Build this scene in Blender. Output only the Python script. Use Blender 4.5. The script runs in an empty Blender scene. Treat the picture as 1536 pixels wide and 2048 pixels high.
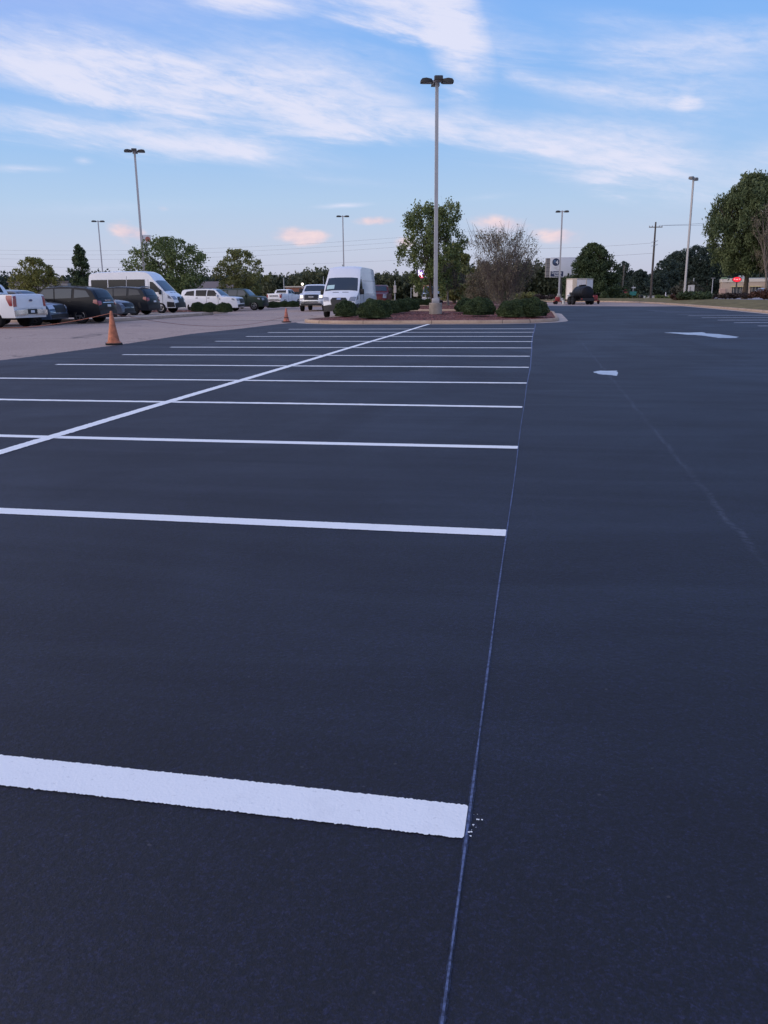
import bpy, bmesh, math, random
import numpy as np
from mathutils import Vector, Matrix
PI = math.pi
random.seed(7)
scn = bpy.context.scene
COL = scn.collection

# ------------------------------------------------------------------ camera
FPX, CAMH = 1678.8, 1.341
RT = Vector((0.98431362, 0.17619193, -0.00911582))
UP = Vector((-0.0358689, 0.25043996, 0.96746744))
FW = Vector((-0.17274292, 0.95196441, -0.25283127))
CP = Vector((0, 0, CAMH))
cd = bpy.data.cameras.new('camera')
cam = bpy.data.objects.new('camera', cd)
COL.objects.link(cam)
cam.matrix_world = Matrix(((RT.x, UP.x, -FW.x, 0), (RT.y, UP.y, -FW.y, 0), (RT.z, UP.z, -FW.z, CAMH), (0, 0, 0, 1)))
cd.sensor_fit = 'VERTICAL'
cd.sensor_height = 24
cd.lens = 24 * FPX / 2048
cd.clip_start = 0.05
cd.clip_end = 6000
scn.camera = cam
scn.view_settings.view_transform = 'Standard'
scn.view_settings.look = 'None'
scn.view_settings.exposure = 0
scn.view_settings.gamma = 1


def ray(x, y):
    return FW + RT * ((x - 768) / FPX) + UP * ((1024 - y) / FPX)


def at(x, y, z=0.0):
    """photo pixel -> point on the level plane z"""
    d = ray(x, y)
    return CP + d * ((z - CAMH) / d.z)


def pt(x, y, D):
    """photo pixel -> point at camera depth D"""
    return CP + ray(x, y) * D


def base(x, D, z=0.0):
    """point of the level plane z that stands at depth D in picture column x"""
    lo, hi = 400.0, 4000.0
    for _ in range(60):
        m = (lo + hi) / 2
        if pt(x, m, D).z > z:
            lo = m
        else:
            hi = m
    return pt(x, lo, D)


def vtop(g, row):
    """height at which an upright standing at g reaches picture row `row`"""
    lo, hi = 0.0, 60.0
    for _ in range(50):
        m = (lo + hi) / 2
        d = Vector((g[0], g[1], m)) - CP
        if 1024 - FPX * d.dot(UP) / d.dot(FW) > row:
            lo = m
        else:
            hi = m
    return lo


# ------------------------------------------------------------------ materials
MATS = {}


def newmat(name):
    m = bpy.data.materials.new(name)
    m.use_nodes = True
    nt = m.node_tree
    b = nt.nodes['Principled BSDF']
    return m, nt, b


def mat(name, col, rough=0.6, metal=0.0, spec=0.5, coat=0.0, noise=0.0, scale=6.0, bump=0.0, bscale=60.0, emit=None, es=0.0, trans=0.0):
    if name in MATS:
        return MATS[name]
    m, nt, b = newmat(name)
    b.inputs['Base Color'].default_value = (*col, 1)
    b.inputs['Roughness'].default_value = rough
    b.inputs['Metallic'].default_value = metal
    b.inputs['Specular IOR Level'].default_value = spec
    b.inputs['Coat Weight'].default_value = coat
    b.inputs['Coat Roughness'].default_value = 0.05
    tc = nt.nodes.new('ShaderNodeTexCoord')
    if noise > 0:
        n = nt.nodes.new('ShaderNodeTexNoise')
        n.inputs['Scale'].default_value = scale
        n.inputs['Detail'].default_value = 6
        n.inputs['Roughness'].default_value = 0.65
        nt.links.new(tc.outputs['Object'], n.inputs['Vector'])
        r = nt.nodes.new('ShaderNodeValToRGB')
        r.color_ramp.elements[0].position = 0.3
        r.color_ramp.elements[1].position = 0.7
        r.color_ramp.elements[0].color = (*[c * (1 - noise) for c in col], 1)
        r.color_ramp.elements[1].color = (*[min(1, c * (1 + noise)) for c in col], 1)
        nt.links.new(n.outputs['Fac'], r.inputs['Fac'])
        nt.links.new(r.outputs['Color'], b.inputs['Base Color'])
    if bump > 0:
        n2 = nt.nodes.new('ShaderNodeTexNoise')
        n2.inputs['Scale'].default_value = bscale
        n2.inputs['Detail'].default_value = 4
        nt.links.new(tc.outputs['Object'], n2.inputs['Vector'])
        bp = nt.nodes.new('ShaderNodeBump')
        bp.inputs['Strength'].default_value = bump
        bp.inputs['Distance'].default_value = 0.02
        nt.links.new(n2.outputs['Fac'], bp.inputs['Height'])
        nt.links.new(bp.outputs['Normal'], b.inputs['Normal'])
    if emit:
        b.inputs['Emission Color'].default_value = (*emit, 1)
        b.inputs['Emission Strength'].default_value = es
    MATS[name] = m
    return m


def leafmat(name, c0, c1, scale=1.2, c2=None):
    if name in MATS:
        return MATS[name]
    m, nt, b = newmat(name)
    tc = nt.nodes.new('ShaderNodeTexCoord')
    n = nt.nodes.new('ShaderNodeTexNoise')
    n.inputs['Scale'].default_value = scale
    n.inputs['Detail'].default_value = 2
    n2 = nt.nodes.new('ShaderNodeTexNoise')
    n2.inputs['Scale'].default_value = scale * 9
    n2.inputs['Detail'].default_value = 1
    nt.links.new(tc.outputs['Object'], n.inputs['Vector'])
    nt.links.new(tc.outputs['Object'], n2.inputs['Vector'])
    ad = nt.nodes.new('ShaderNodeMath')
    ad.operation = 'MULTIPLY_ADD'
    ad.inputs[1].default_value = 0.55
    nt.links.new(n2.outputs['Fac'], ad.inputs[0])
    sc = nt.nodes.new('ShaderNodeMath')
    sc.operation = 'MULTIPLY'
    sc.inputs[1].default_value = 0.45
    nt.links.new(n.outputs['Fac'], sc.inputs[0])
    nt.links.new(sc.outputs[0], ad.inputs[2])
    r = nt.nodes.new('ShaderNodeValToRGB')
    r.color_ramp.elements[0].position = 0.36
    r.color_ramp.elements[1].position = 0.64
    r.color_ramp.elements[0].color = (*c0, 1)
    r.color_ramp.elements[1].color = (*c1, 1)
    if c2:
        e = r.color_ramp.elements.new(0.72)
        e.color = (*c2, 1)
    nt.links.new(ad.outputs[0], r.inputs['Fac'])
    nt.links.new(r.outputs['Color'], b.inputs['Base Color'])
    b.inputs['Roughness'].default_value = 0.65
    b.inputs['Specular IOR Level'].default_value = 0.25
    tr = nt.nodes.new('ShaderNodeBsdfTranslucent')
    nt.links.new(r.outputs['Color'], tr.inputs['Color'])
    mx = nt.nodes.new('ShaderNodeMixShader')
    mx.inputs[0].default_value = 0.22
    nt.links.new(b.outputs[0], mx.inputs[1])
    nt.links.new(tr.outputs[0], mx.inputs[2])
    nt.links.new(mx.outputs[0], nt.nodes['Material Output'].inputs['Surface'])
    MATS[name] = m
    return m


class N:
    """tiny node-graph writer"""

    def __init__(self, nt):
        self.nt = nt

    def _in(self, sock, v):
        if v is None:
            return
        if isinstance(v, (int, float)):
            sock.default_value = v
        elif isinstance(v, (tuple, list)):
            sock.default_value = v
        else:
            self.nt.links.new(v, sock)

    def m(self, op, a, b=None, c=None, clamp=False):
        n = self.nt.nodes.new('ShaderNodeMath')
        n.operation = op
        n.use_clamp = clamp
        self._in(n.inputs[0], a)
        self._in(n.inputs[1], b)
        self._in(n.inputs[2], c)
        return n.outputs[0]

    def xyz(self, x, y, z):
        n = self.nt.nodes.new('ShaderNodeCombineXYZ')
        for i, v in enumerate((x, y, z)):
            self._in(n.inputs[i], v)
        return n.outputs[0]

    def sep(self, v):
        n = self.nt.nodes.new('ShaderNodeSeparateXYZ')
        self.nt.links.new(v, n.inputs[0])
        return n.outputs

    def noise(self, v, scale, detail=4, rough=0.55, dist=0.0):
        n = self.nt.nodes.new('ShaderNodeTexNoise')
        self._in(n.inputs['Vector'], v)
        n.inputs['Scale'].default_value = scale
        n.inputs['Detail'].default_value = detail
        n.inputs['Roughness'].default_value = rough
        n.inputs['Distortion'].default_value = dist
        return n.outputs['Fac']

    def ss(self, v, a, b):
        n = self.nt.nodes.new('ShaderNodeMapRange')
        n.interpolation_type = 'SMOOTHSTEP'
        self._in(n.inputs[0], v)
        n.inputs[1].default_value = a
        n.inputs[2].default_value = b
        return n.outputs[0]

    def ramp(self, v, els):
        n = self.nt.nodes.new('ShaderNodeValToRGB')
        cr = n.color_ramp
        while len(cr.elements) < len(els):
            cr.elements.new(0.5)
        for e, (p, c) in zip(cr.elements, els):
            e.position = p
            e.color = (*c, 1)
        self._in(n.inputs[0], v)
        return n.outputs[0]

    def mix(self, f, a, b):
        n = self.nt.nodes.new('ShaderNodeMix')
        n.data_type = 'RGBA'
        self._in(n.inputs[0], f)
        for s, v in ((n.inputs[6], a), (n.inputs[7], b)):
            if isinstance(v, tuple):
                s.default_value = (*v, 1) if len(v) == 3 else v
            else:
                self.nt.links.new(v, s)
        return n.outputs[2]


# ------------------------------------------------------------------ world
def build_world():
    w = bpy.data.worlds.new('World')
    scn.world = w
    w.use_nodes = True
    nt = w.node_tree
    nt.nodes.clear()
    g = N(nt)
    out = nt.nodes.new('ShaderNodeOutputWorld')
    bg = nt.nodes.new('ShaderNodeBackground')
    sky = nt.nodes.new('ShaderNodeTexSky')
    sky.sky_type = 'NISHITA'
    sky.sun_disc = False
    sky.sun_elevation = SUN_EL
    sky.sun_rotation = SUN_ROT
    sky.air_density = 1.0
    sky.dust_density = 1.5
    sky.ozone_density = 2.0
    tc = nt.nodes.new('ShaderNodeTexCoord')
    X, Y, Z = g.sep(tc.outputs['Generated'])[0:3]
    h = math.atan2(-FW.x, FW.y)
    fx, fy = -math.sin(h), math.cos(h)
    f = g.m('ADD', g.m('MULTIPLY', X, fx), g.m('MULTIPLY', Y, fy))
    r = g.m('ADD', g.m('MULTIPLY', X, fy), g.m('MULTIPLY', Y, -fx))
    az = g.m('ARCTAN2', r, f)
    el = g.m('ARCSINE', g.m('MAXIMUM', g.m('MINIMUM', Z, 1.0), -1.0))

    def azel(x, y):
        d = ray(x, y).normalized()
        return math.atan2(d.x * fy - d.y * fx, d.x * fx + d.y * fy), math.asin(d.z)
    # streaky noise: stretched along the drift of the cirrus
    ca, sa = math.cos(-0.17), math.sin(-0.17)
    u = g.m('ADD', g.m('MULTIPLY', az, ca), g.m('MULTIPLY', el, sa))
    v = g.m('ADD', g.m('MULTIPLY', az, -sa), g.m('MULTIPLY', el, ca))
    streak = g.noise(g.xyz(g.m('MULTIPLY', u, 4.2), g.m('MULTIPLY', v, 24.0), 0.3), 1.0, 6, 0.62, 0.5)
    fine = g.noise(g.xyz(g.m('MULTIPLY', u, 24.0), g.m('MULTIPLY', v, 100.0), 1.7), 1.0, 4, 0.66, 0.3)
    puff = g.noise(g.xyz(g.m('MULTIPLY', az, 17.0), g.m('MULTIPLY', el, 30.0), 5.1), 1.0, 4, 0.62, 0.2)
    wig = g.m('MULTIPLY', g.m('SUBTRACT', streak, 0.5), 0.075)

    wv = g.xyz(az, g.m('ADD', el, wig), 0.0)
    pv = g.xyz(az, g.m('ADD', el, g.m('MULTIPLY', wig, 0.12)), 0.0)

    def band(x1, y1, x2, y2, w_, wt):
        """soft elongated cloud bank between two directions of the sky"""
        a1, e1 = azel(x1, y1)
        a2, e2 = azel(x2, y2)
        L = math.hypot(a2 - a1, e2 - e1)
        mp = nt.nodes.new('ShaderNodeMapping')
        mp.vector_type = 'TEXTURE'
        mp.inputs['Location'].default_value = ((a1 + a2) / 2, (e1 + e2) / 2, 0)
        mp.inputs['Rotation'].default_value = (0, 0, math.atan2(e2 - e1, a2 - a1))
        W = w_ / 1679
        mp.inputs['Scale'].default_value = (L * 0.62 + W, W * 1.65, 1)
        nt.links.new(wv if w_ > 20 else pv, mp.inputs['Vector'])
        gr = nt.nodes.new('ShaderNodeTexGradient')
        gr.gradient_type = 'SPHERICAL'
        nt.links.new(mp.outputs[0], gr.inputs[0])
        return gr.outputs['Fac'], wt

    def total(lst):
        t = None
        for b in lst:
            o, wt = band(*b)
            t = g.m('MULTIPLY', o, wt) if t is None else g.m('MULTIPLY_ADD', o, wt, t)
        return t
    high = total([
        (-200, 70, 440, 172, 40, 0.95), (250, 158, 900, 248, 44, 1.15), (800, 246, 1400, 318, 38, 0.95),
        (-200, 222, 420, 283, 28, 0.85), (250, 265, 700, 326, 20, 0.85),
        (640, -50, 980, 20, 40, 0.6), (885, 0, 945, 172, 38, 1.1), (690, -30, 940, 50, 30, 0.5), (930, 70, 1080, 110, 30, 0.35),
        (-100, 0, 800, 70, 90, 0.30), (1180, 210, 1640, 150, 80, 0.50), (1040, 70, 1500, 120, 30, 0.45), (1000, 150, 1420, 205, 16, 0.5), (1330, 80, 1640, 60, 20, 0.4), (1080, 20, 1400, 50, 14, 0.35), (500, 345, 820, 372, 9, 0.35), (80, 180, 420, 222, 10, 0.4), (430, 105, 860, 150, 30, 0.5), (1130, 345, 1400, 335, 26, 0.65),
        (380, -14, 600, 12, 18, 0.9), (1470, 330, 1620, 300, 26, 0.55), (600, 245, 760, 268, 12, 0.4),
        (1348, 208, 1396, 209, 9, 0.9), (150, 321, 186, 323, 6, 0.7), (-60, 335, 140, 339, 6, 0.65),
        (270, 235, 420, 244, 12, 0.4), (625, 413, 750, 409, 4.5, 0.75), (900, 402, 1040, 388, 6, 0.3),
        (-60, 420, 500, 405, 14, 0.25), (1290, 380, 1560, 370, 24, 0.4)])
    low = total([
        (228, 446, 270, 470, 24, 1.35), (268, 462, 296, 476, 10, 0.6), (548, 468, 632, 475, 17, 1.3),
        (600, 482, 676, 464, 11, 0.8), (700, 441, 806, 443, 8, 1.2), (930, 440, 1075, 456, 16, 1.15),
        (1070, 474, 1170, 468, 12, 1.2), (792, 482, 830, 486, 12, 1.1), (930, 476, 1020, 482, 12, 0.95), (1100, 488, 1290, 492, 10, 0.5), (430, 492, 560, 496, 8, 0.4),
        (310, 416, 350, 420, 8, 0.45), (1180, 468, 1290, 474, 9, 0.35), (20, 412, 90, 416, 6, 0.3)])
    # thin cirrus elsewhere in the dome (overhead and behind)
    den = g.m('ADD', g.m('MAXIMUM', Z, 0.0), 0.18)
    rest = g.noise(g.xyz(g.m('DIVIDE', X, den), g.m('MULTIPLY', g.m('DIVIDE', Y, den), 2.2), 0), 0.9, 3, 0.6, 0.6)
    behind = g.ss(g.m('ABSOLUTE', az), 0.75, 1.1)
    over = g.ss(el, 0.38, 0.6)
    rmask = g.m('MULTIPLY', g.m('MAXIMUM', behind, over), g.ss(rest, 0.40, 0.68))
    tex = g.m('ADD', g.m('MULTIPLY', streak, 1.05), g.m('MULTIPLY', fine, 1.1))
    hm = g.m('MULTIPLY', high, g.m('SUBTRACT', g.m('MULTIPLY', tex, 1.55), 0.62))
    hm = g.m('ADD', hm, g.m('MULTIPLY', rmask, 0.75))
    hm = g.m('ADD', hm, g.m('MULTIPLY', g.m('MULTIPLY', g.ss(streak, 0.48, 0.78), g.ss(el, 0.12, 0.24)), 0.34))
    hm = g.ss(hm, 0.0, 1.32)
    lm = g.ss(g.m('MULTIPLY', low, g.m('ADD', g.m('MULTIPLY', puff, 1.9), -0.20)), 0.22, 0.85)
    # clear sky: the physical sky under a measured evening gradient
    t = g.m('DIVIDE', el, 1.5708, clamp=True)
    grad = g.ramp(t, [(0.0, (0.58, 0.57, 0.71)), (0.030, (0.575, 0.64, 0.81)), (0.062, (0.475, 0.645, 0.88)), (0.10, (0.345, 0.575, 0.93)),
                      (0.165, (0.245, 0.495, 0.955)), (0.25, (0.235, 0.44, 0.955)), (0.42, (0.22, 0.40, 0.92)), (1.0, (0.20, 0.36, 0.78))])
    left = g.m('MULTIPLY', g.ss(az, 0.10, -0.5), g.ss(el, 0.16, 0.34))
    grad = g.mix(g.m('MULTIPLY', left, 0.48), grad, (0.52, 0.52, 0.93))
    sm = nt.nodes.new('ShaderNodeMix')
    sm.data_type = 'RGBA'
    sm.blend_type = 'MULTIPLY'
    sm.inputs[0].default_value = 1
    nt.links.new(sky.outputs[0], sm.inputs[6])
    sm.inputs[7].default_value = (0.10, 0.10, 0.10, 1)
    base_ = g.mix(0.93, sm.outputs[2], grad)
    # unseen sky behind the viewer: glow raised to light the scene
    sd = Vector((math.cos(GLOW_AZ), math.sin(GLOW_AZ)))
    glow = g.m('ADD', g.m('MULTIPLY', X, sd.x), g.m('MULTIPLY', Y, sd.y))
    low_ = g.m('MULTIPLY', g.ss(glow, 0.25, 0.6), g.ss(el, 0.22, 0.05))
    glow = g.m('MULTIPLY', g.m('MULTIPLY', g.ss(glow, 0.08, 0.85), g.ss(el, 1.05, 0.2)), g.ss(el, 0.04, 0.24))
    base_ = g.mix(g.m('MULTIPLY', low_, 0.85), base_, (0.17, 0.165, 0.19))  # dusky low band, out of view, shaped to dim reflections in the vehicles
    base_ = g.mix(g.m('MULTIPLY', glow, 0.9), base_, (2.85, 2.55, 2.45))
    c = g.mix(g.m('MULTIPLY', hm, 0.90), base_, (0.795, 0.80, 0.955))
    lowc = g.ramp(puff, [(0.35, (0.66, 0.58, 0.70)), (0.62, (0.94, 0.73, 0.74))])
    c = g.mix(g.m('MULTIPLY', lm, 0.88), c, lowc)
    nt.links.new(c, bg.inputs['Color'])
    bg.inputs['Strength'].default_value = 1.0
    nt.links.new(bg.outputs[0], out.inputs['Surface'])
    w.cycles.sampling_method = 'MANUAL'
    w.cycles.sample_map_resolution = 256
    scn.cycles.max_bounces = 6
    scn.cycles.diffuse_bounces = 2
    scn.cycles.glossy_bounces = 3


SUN_EL = math.radians(9)
SUN_AZ = math.radians(187)          # world angle of the direction towards the sun: low on the left, outside the picture
GLOW_AZ = math.radians(222)         # centre of the raised glow in the unseen sky behind the viewer
SUN_ROT = PI / 2 - SUN_AZ
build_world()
sl = bpy.data.lights.new('sun', 'SUN')
sl.energy = 0.9
sl.angle = math.radians(25)
sl.color = (1.0, 0.86, 0.72)
so = bpy.data.objects.new('sun', sl)
COL.objects.link(so)
sdir = Vector((math.cos(SUN_AZ) * math.cos(SUN_EL), math.sin(SUN_AZ) * math.cos(SUN_EL), math.sin(SUN_EL)))
so.rotation_euler = sdir.to_track_quat('Z', 'Y').to_euler()
so.location = (0, -40, 60)


# ------------------------------------------------------------------ mesh helpers
class MB:
    def __init__(self):
        self.v, self.f, self.mi = [], [], []

    def add(self, vs, fs, mi=0):
        o = len(self.v)
        self.v += [tuple(p) for p in vs]
        self.f += [tuple(i + o for i in q) for q in fs]
        self.mi += [mi] * len(fs)
        return self

    def box(self, c, s, rz=0.0, ch=0.0, mi=0, M=None):
        hx, hy, hz = s[0] / 2, s[1] / 2, s[2] / 2
        if ch <= 0:
            vs = [(x, y, z) for x in (-hx, hx) for y in (-hy, hy) for z in (-hz, hz)]
            fs = [(0, 1, 3, 2), (4, 6, 7, 5), (0, 4, 5, 1), (2, 3, 7, 6), (0, 2, 6, 4), (1, 5, 7, 3)]
        else:
            bm = bmesh.new()
            bmesh.ops.create_cube(bm, size=1, matrix=Matrix.Diagonal((s[0], s[1], s[2], 1)))
            bmesh.ops.bevel(bm, geom=bm.edges[:], offset=ch, segments=2, affect='EDGES', profile=0.5)
            bm.verts.index_update()
            vs = [v.co.copy() for v in bm.verts]
            fs = [[v.index for v in f.verts] for f in bm.faces]
            bm.free()
        R = M if M is not None else Matrix.Rotation(rz, 3, 'Z')
        c = Vector(c)
        self.add([R @ Vector(p) + c for p in vs], fs, mi)
        return self

    def tube(self, pts, rad, seg=6, cap=True, mi=0):
        pts = [Vector(p) for p in pts]
        if not isinstance(rad, (list, tuple)):
            rad = [rad] * len(pts)
        rings = []
        prev = None
        for i, p in enumerate(pts):
            d = (pts[min(i + 1, len(pts) - 1)] - pts[max(i - 1, 0)])
            d = d.normalized() if d.length > 1e-9 else Vector((0, 0, 1))
            if prev is None:
                a = d.orthogonal().normalized()
            else:
                a = prev - d * prev.dot(d)
                a = a.normalized() if a.length > 1e-6 else d.orthogonal().normalized()
            prev = a
            b = d.cross(a)
            rings.append([p + (a * math.cos(2 * PI * k / seg) + b * math.sin(2 * PI * k / seg)) * rad[i] for k in range(seg)])
        vs = [q for r in rings for q in r]
        fs = []
        for i in range(len(rings) - 1):
            for k in range(seg):
                k2 = (k + 1) % seg
                fs.append((i * seg + k, i * seg + k2, (i + 1) * seg + k2, (i + 1) * seg + k))
        if cap:
            fs.append(tuple(range(seg))[::-1])
            fs.append(tuple((len(rings) - 1) * seg + k for k in range(seg)))
        return self.add(vs, fs, mi)

    def lathe(self, prof, seg=20, M=None, mi=0, closed=True):
        """prof: (r, h) about local Z"""
        vs, fs = [], []
        for r, h in prof:
            for k in range(seg):
                a = 2 * PI * k / seg
                vs.append(Vector((r * math.cos(a), r * math.sin(a), h)))
        n = len(prof)
        for i in range(n - 1):
            for k in range(seg):
                k2 = (k + 1) % seg
                fs.append((i * seg + k, i * seg + k2, (i + 1) * seg + k2, (i + 1) * seg + k))
        if closed:
            fs.append(tuple(range(seg))[::-1])
            fs.append(tuple((n - 1) * seg + k for k in range(seg)))
        if M is not None:
            vs = [M @ p for p in vs]
        return self.add(vs, fs, mi)

    def prism(self, poly, z0, z1, mi=0):
        n = len(poly)
        vs = [(x, y, z0) for x, y in poly] + [(x, y, z1) for x, y in poly]
        fs = [tuple(range(n))[::-1], tuple(range(n, 2 * n))]
        fs += [(i, (i + 1) % n, n + (i + 1) % n, n + i) for i in range(n)]
        return self.add(vs, fs, mi)

    def build(self, name, mats, parent=None, smooth=None, loc=None):
        me = bpy.data.meshes.new(name)
        me.from_pydata(self.v, [], self.f)
        if not isinstance(mats, (list, tuple)):
            mats = [mats]
        for m in mats:
            me.materials.append(m)
        if len(mats) > 1:
            me.polygons.foreach_set('material_index', self.mi)
        bm = bmesh.new()
        bm.from_mesh(me)
        bmesh.ops.recalc_face_normals(bm, faces=bm.faces[:])
        bm.to_mesh(me)
        bm.free()
        if smooth is not None:
            me.polygons.foreach_set('use_smooth', [True] * len(me.polygons))
            me.set_sharp_from_angle(angle=math.radians(smooth))
        me.update()
        return link(name, me, parent, loc)


def link(name, me, parent=None, loc=None):
    o = bpy.data.objects.new(name, me)
    COL.objects.link(o)
    if parent is not None:
        o.parent = parent
    if loc is not None:
        o.location = loc
    return o


def tag(o, label=None, cat=None, group=None, kind=None):
    if label:
        o['label'] = label
    if cat:
        o['category'] = cat
    if group:
        o['group'] = group
    if kind:
        o['kind'] = kind
    return o


def thing(name, label, cat, loc=(0, 0, 0), rz=0.0, group=None):
    o = bpy.data.objects.new(name, None)
    COL.objects.link(o)
    o.location = loc
    o.rotation_euler = (0, 0, rz)
    o.empty_display_size = 0.2
    return tag(o, label, cat, group)


def dup(root, loc, rz=0.0, label=None, scale=None):
    r = root.copy()
    COL.objects.link(r)
    r.location = loc
    r.rotation_euler = (0, 0, rz)
    if scale:
        r.scale = scale
    if label:
        r['label'] = label
    for ch in root.children:
        c = ch.copy()
        COL.objects.link(c)
        c.parent = r
        for g_ in ch.children:
            d = g_.copy()
            COL.objects.link(d)
            d.parent = c
    return r


def text_mesh(s, size, depth=0.01, bold=0.0):
    cu = bpy.data.curves.new('lettering', 'FONT')
    cu.body = s
    cu.size = size
    cu.extrude = depth
    cu.offset = bold
    cu.align_x = 'CENTER'
    cu.align_y = 'CENTER'
    o = bpy.data.objects.new('lettering', cu)
    COL.objects.link(o)
    dg = bpy.context.evaluated_depsgraph_get()
    me = bpy.data.meshes.new_from_object(o.evaluated_get(dg))
    bpy.data.objects.remove(o)
    return me


def text_obj(name, s, size, m, parent, loc, rot, depth=0.01, bold=0.0):
    me = text_mesh(s, size, depth, bold)
    me.materials.clear()
    me.materials.append(m)
    o = link(name, me, parent, loc)
    o.rotation_euler = rot
    return o


def rrect(x0, x1, y0, y1, r, n=7):
    p = []
    for cx, cy, a0 in ((x1 - r, y1 - r, 0), (x0 + r, y1 - r, 90), (x0 + r, y0 + r, 180), (x1 - r, y0 + r, 270)):
        for k in range(n):
            a = math.radians(a0 + 90 * k / (n - 1))
            p.append((cx + r * math.cos(a), cy + r * math.sin(a)))
    return p


def offset(poly, d):
    """inset (d>0) of a closed counter-clockwise outline"""
    out = []
    n = len(poly)
    for i in range(n):
        a, b, c = Vector(poly[i - 1]), Vector(poly[i]), Vector(poly[(i + 1) % n])
        e1, e2 = (b - a), (c - b)
        e1 = e1.normalized() if e1.length > 1e-9 else e2.normalized()
        e2 = e2.normalized() if e2.length > 1e-9 else e1
        nn = Vector((-e1.y - e2.y, e1.x + e2.x))
        nn = nn.normalized()
        k = max(0.5, nn.dot(Vector((-e1.y, e1.x))))
        out.append(tuple(b + nn * d / k))
    return out


# ------------------------------------------------------------------ ground materials
def asphalt_mat():
    m, nt, b = newmat('fresh sealed asphalt')
    g = N(nt)
    tc = nt.nodes.new('ShaderNodeTexCoord')
    P = tc.outputs['Object']
    X, Y, Z = g.sep(P)[0:3]
    big = g.noise(g.xyz(g.m('MULTIPLY', X, 0.35), g.m('MULTIPLY', Y, 0.22), 0), 1.0, 5, 0.6, 1.2)
    sweep = g.noise(g.xyz(g.m('MULTIPLY', X, 0.22), g.m('MULTIPLY', Y, 1.3), 3), 1.0, 6, 0.62, 0.8)
    grain = g.noise(P, 120, 5, 0.85)
    pit = g.noise(P, 44, 4, 0.68)
    v = g.m('ADD', g.m('MULTIPLY', big, 0.55), g.m('MULTIPLY', sweep, 0.45))
    col = g.ramp(v, [(0.32, (0.0042, 0.0045, 0.0145)), (0.52, (0.0060, 0.0064, 0.0205)), (0.70, (0.0098, 0.0106, 0.0310))])
    gr = g.ss(grain, 0.46, 0.76)
    col = g.mix(g.m('MULTIPLY', gr, 0.7), col, (0.024, 0.025, 0.046))
    for sc_, lo_, hi_ in ((210, 0.45, 1.75), (88, 0.62, 1.45)):
        vo = nt.nodes.new('ShaderNodeTexVoronoi')
        vo.inputs['Scale'].default_value = sc_
        nt.links.new(P, vo.inputs['Vector'])
        cs = g.sep(vo.outputs['Color'])
        k = g.m('ADD', g.m('MULTIPLY', g.m('MULTIPLY', cs[0], cs[0]), hi_ - lo_), lo_)
        vm = nt.nodes.new('ShaderNodeVectorMath')
        vm.operation = 'SCALE'
        nt.links.new(col, vm.inputs[0])
        nt.links.new(k, vm.inputs['Scale'])
        col = vm.outputs[0]
    dark = g.ss(pit, 0.37, 0.28)
    col = g.mix(g.m('MULTIPLY', dark, 0.85), col, (0.0035, 0.004, 0.006))
    fleck = g.ss(g.noise(P, 31, 1, 0.4), 0.78, 0.82)
    col = g.mix(g.m('MULTIPLY', fleck, 0.35), col, (0.11, 0.10, 0.11))
    # the old paving joint that still shows through the sealer on the right
    wob = g.m('MULTIPLY', g.m('SUBTRACT', g.noise(g.xyz(0, Y, 0), 1.6, 5, 0.7), 0.5), 0.16)
    dx = g.m('ABSOLUTE', g.m('SUBTRACT', g.m('SUBTRACT', X, wob), 1.17))
    patchy = g.ss(g.noise(g.xyz(3, Y, 0), 0.9, 4, 0.6), 0.36, 0.62)
    j = g.m('MULTIPLY', g.ss(dx, 0.034, 0.004), g.m('MULTIPLY', g.m('ADD', g.m('MULTIPLY', patchy, 0.7), 0.3), g.m('MULTIPLY', g.ss(Y, 2.0, 3.2), g.ss(Y, 30, 20))))
    j2 = g.ss(g.noise(P, 24, 3, 0.6), 0.40, 0.58)
    col = g.mix(g.m('MULTIPLY', g.m('MULTIPLY', j, j2), 0.60), col, (0.060, 0.068, 0.10))
    nt.links.new(col, b.inputs['Base Color'])
    nt.links.new(g.m('ADD', g.m('MULTIPLY', g.ss(v, 0.34, 0.66), -0.13), 0.75), b.inputs['Roughness'])
    b.inputs['Specular IOR Level'].default_value = 0.45
    bp = nt.nodes.new('ShaderNodeBump')
    bp.inputs['Strength'].default_value = 0.9
    bp.inputs['Distance'].default_value = 0.006
    hh = g.m('ADD', g.m('MULTIPLY', grain, 0.5), g.m('MULTIPLY', pit, 0.8))
    nt.links.new(hh, bp.inputs['Height'])
    nt.links.new(bp.outputs[0], b.inputs['Normal'])
    return m


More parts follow.
